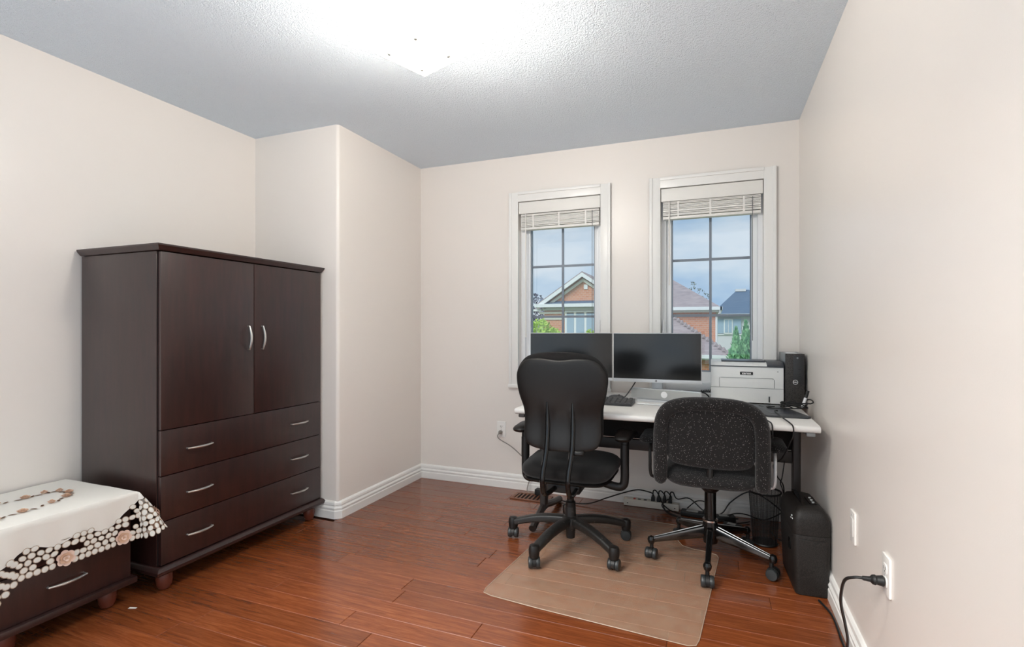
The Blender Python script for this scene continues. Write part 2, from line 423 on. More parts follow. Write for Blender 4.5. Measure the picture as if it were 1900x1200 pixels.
baseb('baseboard_corner', [(XJ, YB), (XJ, YJ + rb), (XJ - rb, YJ), (XL, YJ)], 'white moulded baseboard around the boxed-out corner')
baseb('baseboard_left', [(XL, YJ), (XL, YN)], 'white moulded baseboard behind the armoire')

# ------------------------------------------------------------------ windows
def window(i, x0, x1, label, latch_x):
    root = thing('window_%d' % i, label, 'window', ((x0 + x1) / 2, YB, WZ0), kind='structure')
    def B(name, m, bv, *bx):
        mb = MB()
        for b in bx: mb.box(*b)
        return mb.build(name, m, root, bevel=bv, world=True)
    cw = .07
    for nm, (a, b) in (('casing', (x0 - cw, x0)), ('casing', (x1, x1 + cw))):
        out = a if a < x0 - .01 else b - .02
        B(nm, 'white_trim', .003, (a, b, YB - .016, YB + .005, WZ0 - .02, WZ1 + cw), (out, out + .02, YB - .024, YB + .005, WZ0 - .02, WZ1 + cw))
    B('head_casing', 'white_trim', .003, (x0 - .001, x1 + .001, YB - .016, YB + .005, WZ1, WZ1 + cw), (x0 - .001, x1 + .001, YB - .024, YB + .005, WZ1 + cw - .02, WZ1 + cw))
    B('sill', 'white_trim', .004, (x0 - cw - .005, x1 + cw + .005, YB - .028, YB + .12, WZ0 - .024, WZ0))
    # fixed frame in the reveal
    fy0, fy1 = YB + .085, YB + .15
    f = .03
    B('frame', 'white_frame', .002, (x0, x0 + f, fy0 - .03, fy1, WZ0, WZ1), (x1 - f, x1, fy0 - .03, fy1, WZ0, WZ1), (x0 + f, x1 - f, fy0 - .03, fy1, WZ0, WZ0 + .055), (x0 + f, x1 - f, fy0 - .03, fy1, WZ1 - .04, WZ1))
    # sash
    sx0, sx1, sz0, sz1 = x0 + f, x1 - f, WZ0 + .055, WZ1 - .04
    s = .032
    sash = B('sash', 'white_frame', .002, (sx0, sx0 + s, fy0, fy1, sz0, sz1), (sx1 - s, sx1, fy0, fy1, sz0, sz1), (sx0 + s, sx1 - s, fy0, fy1, sz0, sz0 + .07), (sx0 + s, sx1 - s, fy0, fy1, sz1 - .055, sz1))
    gx0, gx1, gz0, gz1 = sx0 + s, sx1 - s, sz0 + .07, sz1 - .055
    mb = MB(); g = .009
    for b in ((gx0, gx0 + g, fy0 + .012, fy0 + .03, gz0, gz1), (gx1 - g, gx1, fy0 + .012, fy0 + .03, gz0, gz1), (gx0 + g, gx1 - g, fy0 + .012, fy0 + .03, gz0, gz0 + g), (gx0 + g, gx1 - g, fy0 + .012, fy0 + .03, gz1 - g, gz1)): mb.box(*b)
    mb.build('glazing_bead', 'muntin_grey', sash)
    mw = .008; xm = (gx0 + gx1) / 2
    dz = (gz1 - gz0) / 3
    mb = MB().box(xm - mw, xm + mw, fy0 + .026, fy0 + .036, gz0 + g, gz1 - g); mb.build('muntin', 'muntin_grey', sash)
    for k in (1, 2):
        for a, b in ((gx0 + g, xm - mw), (xm + mw, gx1 - g)):
            MB().box(a, b, fy0 + .026, fy0 + .036, gz0 + dz * k - mw, gz0 + dz * k + mw).build('muntin', 'muntin_grey', sash)
    for k in range(3):
        for a, b in ((gx0, xm), (xm, gx1)):
            MB().box(a, b, fy0 + .040, fy0 + .044, gz0 + dz * k, gz0 + dz * (k + 1)).build('pane', 'glass', sash)
    mb = MB().box(latch_x - .012, latch_x + .012, fy0 - .045, fy0 - .029, 1.12, 1.20)
    mb.box(latch_x - .005, latch_x + .005, fy0 - .058, fy0 - .044, 1.15, 1.235)
    mb.build('latch', 'white_frame', root, bevel=.002, world=True)
    return root
window(1, *WIN[0], 'tall white window showing the brick gable and lime-green tree', WIN[0][1] - .016)
window(2, *WIN[1], 'tall white window showing the shingled roofs and cedars', WIN[1][0] + .016)
def blind(x0, x1, label, wand_len):
    root = thing('window_blind', label, 'blind', ((x0 + x1) / 2, YB + .03, WZ1 - .01), group='raised white window blinds')
    def P(name, mb, m='blind_white', bv=.002): return mb.build(name, m, root, bevel=bv, world=True, smooth=35)
    P('valance', MB().box(x0 + .004, x1 - .004, YB - .006, YB + .008, WZ1 - .088, WZ1 - .004))
    P('head_rail', MB().box(x0 + .012, x1 - .012, YB + .012, YB + .06, WZ1 - .06, WZ1 - .004))
    nsl = 11; zt, zb = WZ1 - .094, WZ1 - .178
    for k in range(nsl):
        z = zt - (zt - zb) * k / (nsl - 1) + random.uniform(-.001, .001)
        tl = random.uniform(-.003, .003)
        mb = MB()
        mb.prism([(YB + .009, z - .003 + tl * .3), (YB + .035, z - .001), (YB + .060, z - .002), (YB + .060, z + .0015), (YB + .035, z + .004), (YB + .009, z + .003 + tl * .3)], x0 + .014, x1 - .014, YZ)
        P('slat', mb, bv=0)
    P('bottom_rail', MB().box(x0 + .014, x1 - .014, YB + .008, YB + .060, zb - .026, zb - .008), bv=.003)
    for q in (.18, .5, .82):
        xx = x0 + (x1 - x0) * q
        P('ladder_cord', MB().box(xx - .006, xx + .006, YB + .0075, YB + .0085, zb - .012, zt + .004), bv=0)
    P('tilt_wand', MB().cyl((x0 + .055, YB - .002, WZ1 - .09), (x0 + .055, YB + .004, WZ1 - .09 - wand_len), .0045, n=8), bv=0)
    P('lift_cord', MB().cyl((x1 - .062, YB + .004, WZ1 - .1), (x1 - .062, YB + .006, 1.10), .0022, n=6), 'seam_grey', 0)
    return root
blind(*WIN[0], 'raised white slatted blind over the window with the brick gable', .9)
blind(*WIN[1], 'raised white slatted blind over the window above the printer', .55)

# ------------------------------------------------------------------ ceiling light
ZG = 2.20
e1 = Vector((.335, .942, 0)).normalized(); e2 = Vector((.942, -.335, 0)).normalized()
S = 0.3064
cc = Vector((-1.1102, 1.8413, 0)) - e1 * S / 2 + e2 * S / 2
lamp = thing('ceiling_light', 'square frosted glass ceiling light glowing warm white', 'light', (cc.x, cc.y, ZG), math.atan2(e2.y, e2.x))
h = S / 2
mb = MB(); nn = 14; vs = []; fs = []
for lay in (0, 1):
    for i in range(nn + 1):
        for j in range(nn + 1):
            u, v = -1 + 2 * i / nn, -1 + 2 * j / nn
            z = .016 * (max(abs(u), abs(v)) ** 4) + lay * .006
            vs.append((u * h, v * h, z))
M1 = (nn + 1) ** 2
for i in range(nn):
    for j in range(nn):
        a = i * (nn + 1) + j; fs.append((a, a + 1, a + nn + 2, a + nn + 1)); fs.append((M1 + a, M1 + a + nn + 1, M1 + a + nn + 2, M1 + a + 1))
for i in range(nn):
    for a, b in ((i, i + 1), (nn * (nn + 1) + i, nn * (nn + 1) + i + 1), (i * (nn + 1), (i + 1) * (nn + 1)), (i * (nn + 1) + nn, (i + 1) * (nn + 1) + nn)):
        fs.append((a, b, M1 + b, M1 + a))
mb.add(vs, fs); mb.mi = [1 if k < 2 * nn * nn and k % 2 else 0 for k in range(len(fs))]; mb.build('glass_shade', ['lamp_glass', 'lamp_frost'], lamp)
MB().lathe([(.095, .205), (.100, .210), (.100, .239), (.02, .239)], 28).build('canopy', 'white_trim', lamp)
for a, b in ((-1, 1), (1, 1), (-1, -1), (1, -1)):
    k = .5
    MB().lathe([(.001, -.016), (.006, -.015), (.009, -.009), (.008, -.002), (.003, .0), (.003, .21)], 12, (a * h * k, b * h * k, 0)).build('finial', 'brushed_nickel', lamp)
MB().prism(rrect(-.146, .146, -.146, .146, .02, 4), .0955, .0985, XY).build('added_light_screen', 'added_screen_frost', lamp)  # added sheet, holds back bulb light from the ceiling right above
MB().cyl((0, 0, .0985), (0, 0, .206), .012, n=14).build('stem', 'brushed_nickel', lamp)
for sx in (-1, 1):
    MB().lathe([(.001, 0), (.02, .006), (.026, .02), (.02, .034), (.012, .045)], 14, (sx * .07, 0, .03)).build('bulb', 'lamp_glass', lamp)
bl = bpy.data.lights.new('bulb_glow', 'POINT'); bl.energy = LAMP_BULB; bl.shadow_soft_size = .06; bl.color = (1, .95, .88)
bo = bpy.data.objects.new('bulb_glow', bl); COL.objects.link(bo); bo.parent = lamp; bo.location = (0, 0, .048)

# ================================================================== ARMOIRE
AX, AY0, AY1, AZ = -2.285, 1.548, 2.552, 1.55
arm = thing('armoire', 'tall dark espresso armoire with two doors above three drawers', 'armoire', (-2.56, 2.05, 0))
def AB(name, m, bv, *bx, parent=arm):
    mb = MB()
    for b in bx: mb.box(*b)
    return mb.build(name, m, parent, bevel=bv, world=(parent is arm))
xb = XL + .012
AB('body', 'espresso', .002, (xb, AX - .022, AY0, AY1, .118, 1.522))
# top and base mouldings follow three sides
def mould(name, prof):
    mb = MB(); n = len(prof); vs = []
    for px, py, ox, oy in ((xb, AY0, 0, -1), (AX, AY0, 1, -1), (AX, AY1, 1, .35), (xb, AY1, 0, .35)):
        for d, z in prof: vs.append((px + ox * d, py + oy * d, z))
    fs = [(i * n + j, (i + 1) * n + j, (i + 1) * n + (j + 1) % n, i * n + (j + 1) % n) for i in range(3) for j in range(n)]
    fs += [tuple(range(n)), tuple(range(3 * n, 4 * n))[::-1]]
    # close the inside with top and bottom sheets
    mb.add(vs, fs)
    z0, z1 = min(z for _, z in prof), max(z for _, z in prof)
    mb.box(xb, AX - .001, AY0 + .001, AY1 - .001, z0 + .001, z1 - .001)
    return mb.build(name, 'espresso', arm, world=True, smooth=30)
mould('cornice', [(0, 1.524), (.006, 1.526), (.016, 1.538), (.022, 1.546), (.022, 1.553), (0, 1.553)])
mould('base_moulding', [(0, .084), (.018, .084), (.026, .092), (.026, .104), (.014, .114), (.004, .118), (0, .118)])
def bow(name, parent, p0, p1, out, m='brushed_nickel', r=.0052):
    """bow handle between two points standing proud along +X"""
    a, b = Vector(p0), Vector(p1); pts = [a - Vector((.004, 0, 0))]
    for k in range(9):
        t = k / 8; q = a.lerp(b, t); q.x += out * (.45 + .55 * math.sin(PI * t)); pts.append(q)
    pts.append(b - Vector((.004, 0, 0)))
    rr = [r * .8] + [r * (.8 + .35 * math.sin(PI * k / 8)) for k in range(9)] + [r * .8]
    return MB().tube(pts, rr, 8).build(name, m, parent)
g = .0018; SP = 2.050
for (y0, y1, hy) in ((AY0 + .006, SP - g, 2.012), (SP + g, AY1 - .003, 2.100)):
    d = AB('door', 'espresso', .002, (AX - .020, AX, y0, y1, .722 + g, 1.520))
    bow('handle', d, (AX, hy, 1.066), (AX, hy, 1.188), .026)
for z0, z1 in ((.517, .722), (.315, .517), (.120, .315)):
    d = AB('drawer', 'espresso', .002, (AX - .020, AX, AY0 + .006, AY1 - .003, z0 + g, z1 - g))
    zc = (z0 + z1) / 2
    for y0, y1 in ((1.675, 1.80), (2.308, 2.431)): bow('handle', d, (AX, y0, zc), (AX, y1, zc), .024)
AB('gap_shade_sheet', 'espresso_gap', 0, (AX - .0215, AX - .0205, AY0 + .004, AY1 - .003, .119, 1.521))  # dark sheet behind the fronts, paints the shade in their gaps
FOOT = [(.012, 0), (.022, .004), (.030, .02), (.034, .042), (.033, .064), (.028, .084)]
for fx in (AX - .035, xb + .06):
    for fy in (AY0 + .045, AY1 - .065): MB().lathe(FOOT, 18, (fx, fy, 0)).build('foot', 'foot_wood', arm, world=True)

# ================================================================== NIGHTSTAND
BX, BY0, BY1, BZ = -2.345, .987, 1.468, .468
ns = thing('nightstand', 'low dark espresso chest on bun feet beneath the lace cloth', 'nightstand', (-2.6, 1.23, 0))
def NB(name, m, bv, *bx):
    mb = MB()
    for b in bx: mb.box(*b)
    return mb.build(name, m, ns, bevel=bv, world=True)
NB('body', 'espresso', .002, (xb, BX - .02, BY0, BY1, .106, .452))
NB('top', 'espresso', .004, (xb, BX + .010, BY0 - .008, BY1 + .008, .452, BZ))
NB('base_moulding', 'espresso', .007, (xb, BX + .020, BY0 - .014, BY1 + .014, .080, .107))
for z0, z1 in ((.109, .284), (.287, .450)):
    d = NB('drawer', 'espresso', .002, (BX - .019, BX, BY0 + .004, BY1 - .004, z0, z1))
    zc = .198 if z0 < .2 else .37
    bow('handle', d, (BX, 1.167, zc), (BX, 1.291, zc), .024)
for fx in (BX - .045, xb + .05):
    for fy in (BY0 + .07, BY1 - .07): MB().lathe([(r * .98, z * .96) for r, z in FOOT], 18, (fx, fy, 0)).build('foot', 'foot_wood', ns, world=True)

# ------------------------------------------------------------------ lace tablecloth over the nightstand
CZ = BZ + .003
CA1, CA0, CB = BY1 + .012, BY0 - .012, BX + .014       # drop edges
def surf(a, b, off=0):
    """cloth coordinates: a runs along Y, b along X; past the edges the cloth hangs"""
    da = a - CA1 if a > CA1 else (a - CA0 if a < CA0 else 0); db = b - CB if b > CB else 0
    wav = .0025 * math.sin(a * 26) + .002 * math.sin(a * 61 + 1)
    if da == 0 and db == 0:
        return Vector((b, a, CZ + off + .0008 * math.sin(a * 31) * math.sin(b * 27)))
    r = math.hypot(da, db); th = math.atan2(abs(da), db)
    beta = R(4) + R(27) * math.sin(2 * th) ** 2
    sy = 1 if da >= 0 else -1
    ca = CA1 if a > CA1 else (CA0 if a < CA0 else a); cb = min(b, CB)
    rnd = .012                                            # soft fold at the edge
    drop = r - rnd * (1 - math.exp(-r / rnd)) * .5
    hx = math.cos(th); hy = math.sin(th) * sy
    o = math.sin(beta) * r + min(r, .01) * .6 + off + (wav * min(1, r / .08))
    return Vector((cb + hx * o, ca + hy * o, CZ - math.cos(beta) * drop))
HEM = .205
def hem(a): return HEM + (.07 * max(0, min(1, (1.06 - a) / .07)))
cloth = thing('tablecloth', 'white lace-edged tablecloth with pink roses draped over the nightstand', 'tablecloth', (-2.6, 1.23, CZ))
mb = MB()
def grid(fn, nu, nv):
    vs = [fn(i / nu, j / nv) for i in range(nu + 1) for j in range(nv + 1)]
    fs = [(i * (nv + 1) + j, (i + 1) * (nv + 1) + j, (i + 1) * (nv + 1) + j + 1, i * (nv + 1) + j + 1) for i in range(nu) for j in range(nv)]
    mb.add(vs, fs)
def inner(a): return .112 + .012 * math.sin(a * 38 + .6) + .4 * (hem(a) - HEM)
lp = lambda p, q, t: p + (q - p) * t
grid(lambda u, v: surf(lp(CA0, CA1, u), lp(xb + .004, CB, v)), 30, 22)
def front(u, v):
    a = lp(CA0, CA1, u); lim = inner(a)
    if a > CA1 - .09: lim *= 1 - .62 * ((a - CA1 + .09) / .09) ** 1.2
    return surf(a, CB + .0001 + v * lim)
grid(front, 70, 8)
for sgn in (1, -1):
    ed = CA1 if sgn > 0 else CA0
    grid(lambda u, v: surf(ed + sgn * (.0001 + v * (.10 if u < .75 else .10 - .06 * (u - .75) * 4)), lp(xb + .004, CB, u)), 40, 6)
    grid(lambda u, v: surf(ed + sgn * (.042 * v * math.sin(u * PI / 2) + 1e-5), CB + .042 * v * math.cos(u * PI / 2) + 1e-5), 10, 4)
cl = mb.build('cloth_panel', 'linen', cloth, world=True, recalc=False, smooth=60)
PETALS = []
def petal(a, b, ra, rb_, rot, mname='petal_white', off=.003, parent=cloth, name='lace_petal', n=12):
    vs = []; cosr, sinr = math.cos(rot), math.sin(rot)
    for k, (sc_, lift) in enumerate(((1, 0), (.80, .0006))):
        for j in range(n):
            t = 2 * PI * j / n; u, v = ra * sc_ * math.cos(t), rb_ * sc_ * math.sin(t)
            vs.append(surf(a + u * cosr - v * sinr, b + u * sinr + v * cosr, off + lift))
    vs.append(surf(a, b, off + .0016))
    q = MB(); q.cur = 1; q.add(vs, []); o = 0
    q.f = [(j, (j + 1) % n, n + (j + 1) % n, n + j) for j in range(n)]; q.mi = [1] * n
    q.f += [(n + j, n + (j + 1) % n, 2 * n) for j in range(n)]; q.mi += [0] * n
    return q.build(name, [mname, 'petal_rim'], parent, world=(parent is cloth), recalc=False, smooth=60)
def rose(a, b, s, rot=0, mname='rose_pink'):
    """layered rose standing a little proud of the lace"""
    q = MB(); q.cur = 1
    q.add([surf(a, b, .0042)] + [surf(a + math.cos(2 * PI * j / 12) * s * .8, b + math.sin(2 * PI * j / 12) * s * .8, .0042) for j in range(12)], [(0, 1 + j, 1 + (j + 1) % 12) for j in range(12)])
    for ring, (cnt, rad, pr, lift) in enumerate(((6, .62, .46, .0), (5, .38, .36, .003), (3, .16, .24, .006))):
        for k in range(cnt):
            t = 2 * PI * k / cnt + rot + ring * .5
            ca, cb_ = a + math.cos(t) * rad * s, b + math.sin(t) * rad * s
            vs = [surf(ca, cb_, .005 + lift)]
            for j in range(9):
                w_ = t - 1.75 + 3.5 * j / 8
                vs.append(surf(ca + math.cos(w_) * pr * s, cb_ + math.sin(w_) * pr * s, .0065 + lift + .002))
            q.cur = ring % 2; q.add(vs, [(0, j, j + 1) for j in range(1, 9)])
    return q.build('rose', [mname, 'rose_tan'], cloth, world=True, recalc=False, smooth=80)
rr_ = random.Random(3)
# front lace band: scalloped outer row, two staggered inner rows
roses_a = [1.205, 1.412]
a = 1.00
while a < CA1 - .005:
    if all(abs(a - q) > .030 for q in roses_a):
        hm = hem(a)
        petal(a, CB + hm - .012, .0125, .0125, 0)
    a += .0235
for rowi in range(8):
    bb = .034 + .0215 * rowi; a = 1.0 + .013 * (rowi % 2)
    while a < CA1 - .004:
        hm = hem(a)
        lim = inner(a) if a < CA1 - .09 else inner(a) * (1 - .62 * ((a - CA1 + .09) / .09) ** 1.2)
        if hm - bb > lim - .002 and all(math.hypot(a - q, bb - .03) > .034 for q in roses_a) and rr_.random() > .04:
            petal(a, CB + hm - bb, .0135 * rr_.uniform(.9, 1.12), .0108 * rr_.uniform(.9, 1.15), rr_.uniform(-.7, .7))
        a += .0262 * rr_.uniform(.94, 1.06)
for q in roses_a: rose(q, CB + HEM - .028, .029, q * 9)
# the two hanging corners
for sgn in (1, -1):
    ed = CA1 if sgn > 0 else CA0
    for rr0, cnt in ((.196, 11), (.172, 10), (.148, 9), (.124, 8), (.100, 6), (.076, 5), (.054, 3)):
        for k in range(cnt):
            t = R(4) + R(82) * (k + .5 * (cnt % 2) * .5) / (cnt - .4)
            if sgn > 0 and ((abs(rr0 - .172) < .03 and 1.02 < t < 1.28) or (abs(rr0 - .124) < .03 and .78 < t < 1.15)): continue
            petal(ed + sgn * rr0 * math.sin(t), CB + rr0 * math.cos(t), .0145 * rr_.uniform(.8, 1.08), .0115 * rr_.uniform(.85, 1.1), rr_.uniform(0, 3))
rose(CA1 + .175 * math.sin(1.12), CB + .175 * math.cos(1.12), .027, .4)
rose(CA1 + .118 * math.sin(.92), CB + .118 * math.cos(.92), .028, 1.3)
# cut-work ring on the top face
ring = spl2([(.99, -2.46), (1.12, -2.47), (1.28, -2.50), (1.36, -2.58), (1.33, -2.66), (1.22, -2.66), (1.06, -2.68), (.95, -2.70)], 5)[:36]
for k, (ra_, rb2) in enumerate(ring):
    if k % 3 == 0: rose(ra_, rb2, .016 * rr_.uniform(.8, 1.2), k, 'rose_tan')
    else: petal(ra_ + rr_.uniform(-.006, .006), rb2 + rr_.uniform(-.006, .006), .014, .006, rr_.uniform(0, 3), 'embroidery_brown', .0018, name='embroidered_leaf')

# ================================================================== DESK
DX0, DX1, DY0, DY1, DZ = -1.005, .437, 2.590, 3.485, .745
desk = thing('desk', 'white-topped office desk on a dark steel frame beneath the windows', 'desk', (-.28, 3.04, 0))
mb = MB()
prof = [(DY0 + .004, DZ - .026), (DY0 + .001, DZ - .018), (DY0, DZ - .012), (DY0 + .004, DZ - .004), (DY0 + .014, DZ), (DY1, DZ), (DY1, DZ - .03), (DY0 + .012, DZ - .03)]
mb.prism(prof, DX0, DX1, YZ)
mb.build('desktop', 'desk_white', desk, world=True, bevel=.004)
PX0, PX1, PY = -.975, .395, 3.02
for px in (PX0, PX1):
    MB().prism(rrect(px - .019, px + .019, PY - .03, PY + .03, .008, 3), .07, DZ - .03, XY).build('post', 'desk_frame', desk, world=True)
    pts = [(px, 3.36, .022), (px, 3.2, .05), (px, PY, .085), (px, 2.90, .055), (px, 2.80, .022)]
    MB().tube(spline(pts, 5), [.022] * 21, 10).build('desk_foot', 'desk_frame', desk, world=True)
    MB().box(px - .012, px + .012, DY0 + .10, DY1 - .08, DZ - .052, DZ - .030).build('top_bracket', 'desk_frame', desk, bevel=.003, world=True)
MB().box(PX0 + .019, PX1 - .019, PY - .014, PY + .014, .478, .538).build('crossbar', 'desk_frame', desk, bevel=.003, world=True)
MB().box(PX0 + .019, PX1 - .019, PY + .018, PY + .030, .540, DZ - .031).build('modesty_panel', 'espresso_gap', desk, bevel=.002, world=True)
for x0 in (DX0 + .02, DX1 - .055):
    MB().box(x0, x0 + .035, DY0 + .008, DY0 + .045, DZ - .048, DZ - .03).build('edge_clip', 'seam_grey' if x0 > 0 else 'desk_frame', desk, bevel=.006, world=True)

# ================================================================== MONITORS
def monitor(loc, rz, label):
    root = thing('monitor', label, 'monitor', loc, rz, group='pair of silver-edged monitors')
    W, Z0, Z1 = .251, .113, .404
    MB().box(-W, W, 0, .018, Z0, Z1).build('housing', 'silver_plastic', root, bevel=.003)
    MB().box(-W + .003, W - .003, -.002, .001, Z0 + .020, Z1 - .003).build('screen', 'screen', root, bevel=.0008)
    MB().box(-W, W, -.003, .001, Z0, Z0 + .0195).build('chin', 'silver_plastic', root, bevel=.001)
    q = MB().prism([(.006 * math.cos(2 * PI * k / 14), Z0 + .0098 + .006 * math.sin(2 * PI * k / 14)) for k in range(14)], -.0042, -.002, XZ).build('badge', 'label_black', root)
    text('badge_letters', 'hp', .008, 'print_white', q, (0, -.0046, Z0 + .0100), (R(90), 0, 0), .0002)
    MB().box(-.13, .13, .018, .05, Z0 + .07, Z1 - .07).build('back_cover', 'silver_plastic', root, bevel=.012)
    MB().box(-.03, .03, .05, .085, .006, Z0 + .15).build('neck', 'silver_plastic', root, bevel=.004)
    MB().prism(rrect(-.115, .115, -.02, .15, .02), 0, .010, XY).build('stand_base', 'silver_plastic', root, bevel=.002)
    return root
monitor((-.317, 3.12, DZ), 0, 'silver-edged black monitor between the windows, beside the printer')
monitor((-.817, 3.065, DZ), R(13), 'silver-edged black monitor half hidden behind the tall chair back')

# soundbar
sb = thing('soundbar', 'slim silver soundbar with a round white badge under the monitor', 'soundbar', (-.268, 3.14, DZ + .0105), math.atan2(3.088 - 3.195, .40))
MB().prism(rrect(-.208, .208, 0, .062, .010), -.012, .016, XZ).build('body', 'silver_plastic', sb, bevel=.003)
MB().prism(rrect(-.204, .204, .004, .058, .008), -.0145, -.011, XZ).build('grille', 'silver_grille', sb)
q = MB().prism([(.019 * math.cos(2 * PI * k / 20) - .0, .032 + .019 * math.sin(2 * PI * k / 20)) for k in range(20)], -.0175, -.014, XZ).build('badge', 'print_white', sb)
pen = tag(MB().tube([(-.41, 2.985, DZ + .0045), (-.25, 2.968, DZ + .0045), (-.235, 2.966, DZ + .0045)], [.0045, .0045, .001], 8).build('pen', 'silver_plastic'), 'slim silver pen lying in front of the soundbar', 'pen')

# keyboard
kb = thing('keyboard', 'dark grey keyboard on the desk behind the tall chair', 'keyboard', (-.645, 2.955, DZ))
MB().prism([(-.075, 0), (-.078, .010), (.075, .026), (.078, .022), (.078, 0)], -.22, .22, YZ).build('case', 'graphite', kb, bevel=.002)
for r_ in range(5):
    for c_ in range(15):
        x0 = -.212 + c_ * .0285; y0 = -.058 + r_ * .0255
        zz = .010 + (y0 + .078) * .105
        MB().add([(x0, y0, zz), (x0 + .024, y0, zz), (x0 + .024, y0 + .021, zz + .0022), (x0, y0 + .021, zz + .0022),
                  (x0 + .003, y0 + .002, zz + .006), (x0 + .021, y0 + .002, zz + .006), (x0 + .021, y0 + .018, zz + .008), (x0 + .003, y0 + .018, zz + .008)],
                 [(0, 1, 5, 4), (1, 2, 6, 5), (2, 3, 7, 6), (3, 0, 4, 7), (4, 5, 6, 7)]).build('key', 'key_grey', kb, smooth=0)
ms_ = thing('mouse', 'grey computer mouse behind the keyboard', 'mouse', (-.55, 3.115, DZ))
MB().pillow(spl2([(-.05, -.02), (-.03, -.032), (.03, -.032), (.052, -.015), (.055, .015), (.03, .032), (-.03, .032), (-.05, .02)], 4), lambda u, v, t: (u, v, max(0, t) + .004 * (t < 0)), .032, .0, 5).build('shell', 'key_grey', ms_)
MB().cyl((.018, -.005, .027), (.018, .005, .027), .008, n=12).build('scroll_wheel', 'black_gloss', ms_)
cable('mouse_cable', [(-.50, 3.115, DZ + .02), (-.487, 3.12, DZ + .035), (-.455, 3.145, DZ + .085), (-.43, 3.165, DZ + .13)], .0035, 'cord_black', 'black cable rising from the mouse behind the monitor')

# ================================================================== PRINTER
pr_ = thing('printer', 'white laser printer with a dark lid edge under the window', 'printer', (.172, 3.36, DZ))
W = .190
MB().box(-W, W, -.135, .135, .008, .214).build('body', 'printer_white', pr_, bevel=.006)
MB().prism([(-.137, .214), (-.137, .222), (-.10, .236), (.135, .238), (.135, .214)], -W, W, YZ).build('lid', 'printer_white', pr_, bevel=.003)
MB().box(-W - .001, W + .001, -.139, .136, .212, .2165).build('lid_band', 'printer_dark', pr_, bevel=.001)
MB().box(-.132, .10, -.085, .11, .236, .244).build('paper_rest', 'printer_dark', pr_, bevel=.002)
MB().prism([(-.138, .2165), (-.138, .223), (-.085, .243), (.06, .245), (.06, .2165)], .105, W + .001, YZ).build('control_panel', 'printer_dark', pr_, bevel=.002)
def strip(mb, pts, wd, yy):
    for (x0, z0), (x1, z1) in zip(pts, pts[1:]):
        if abs(x1 - x0) > abs(z1 - z0): mb.box(min(x0, x1) - wd, max(x0, x1) + wd, yy - .001, yy + .001, z0 - wd, z0 + wd)
        else: mb.box(x0 - wd, x0 + wd, yy - .001, yy + .001, min(z0, z1), max(z0, z1))
mb = MB(); strip(mb, [(-.143, .094), (-.143, .142), (-.137, .148), (.137, .148), (.143, .142), (.143, .094)], .0011, -.1352); mb.build('tray_door_seam', 'seam_grey', pr_)
mb = MB(); strip(mb, [(-W + .002, .092), (W - .002, .092)], .0009, -.1352); mb.build('drawer_seam', 'seam_grey', pr_)
MB().prism(rrect(.114, .120, .015, .048, .002, 2), -.1385, -.134, XZ).build('paper_gauge', 'label_black', pr_)
q = MB().prism(rrect(-.034, .034, .166, .184, .004, 3), -.1375, -.134, XZ).build('brand_plate', 'label_black', pr_)
text('brand_letters', 'xerox', .0195, 'print_white', q, (0, -.1379, .1755), (R(90), 0, 0), .0003, .0004)
MB().prism([(.160, .192), (.165, .188), (.160, .184), (.155, .188)], -.1362, -.134, XZ).build('status_mark', 'silver_grille', pr_)
for fx in (-.15, .15): MB().box(fx - .02, fx + .02, -.11, .11, 0, .009).build('rubber_foot', 'cord_black', pr_)

# ================================================================== COMPUTER TOWER
tw = thing('computer_tower', 'slim black and grey desktop computer standing beside the printer', 'computer', (.4165, 3.36, DZ), R(0))
W = .0475
MB().box(-W, W, -.125, .150, 0, .290).build('case', 'tower_grey', tw, bevel=.003)
f_ = MB().box(-W, W, -.138, -.124, 0, .290).build('front_grille', 'tower_mesh', tw, bevel=.003)
pn = MB().box(-.008, W - .003, -.1405, -.137, .122, .282).build('front_panel', 'tower_panel', tw, bevel=.001)
q = MB().prism([(.002 + .0135 * math.cos(2 * PI * k / 22), .134 + .0135 * math.sin(2 * PI * k / 22)) for k in range(22)], -.1420, -.1385, XZ).build('badge_disc', 'tower_panel', tw)
mb = MB().tube([(.002 + .0118 * math.cos(2 * PI * k / 22), -.1420, .134 + .0118 * math.sin(2 * PI * k / 22)) for k in range(23)], .0012, 5); mb.build('badge_ring', 'print_white', q)
text('badge_letters', 'DELL', .0078, 'print_white', q, (.002, -.1424, .134), (R(90), 0, 0), .0002, .0003)
for zz in (.205, .180, .168):
    MB().box(.016, .030, -.1412, -.140, zz - .003, zz + .003).build('port', 'label_black', pn)
MB().prism([(.012 + .005 * math.cos(2 * PI * k / 12), .268 + .005 * math.sin(2 * PI * k / 12)) for k in range(12)], -.1418, -.140, XZ).build('power_button', 'tower_grey', pn)
MB().box(-.03, .02, -.06, .06, .2895, .2912).build('top_sticker', 'print_white', tw)

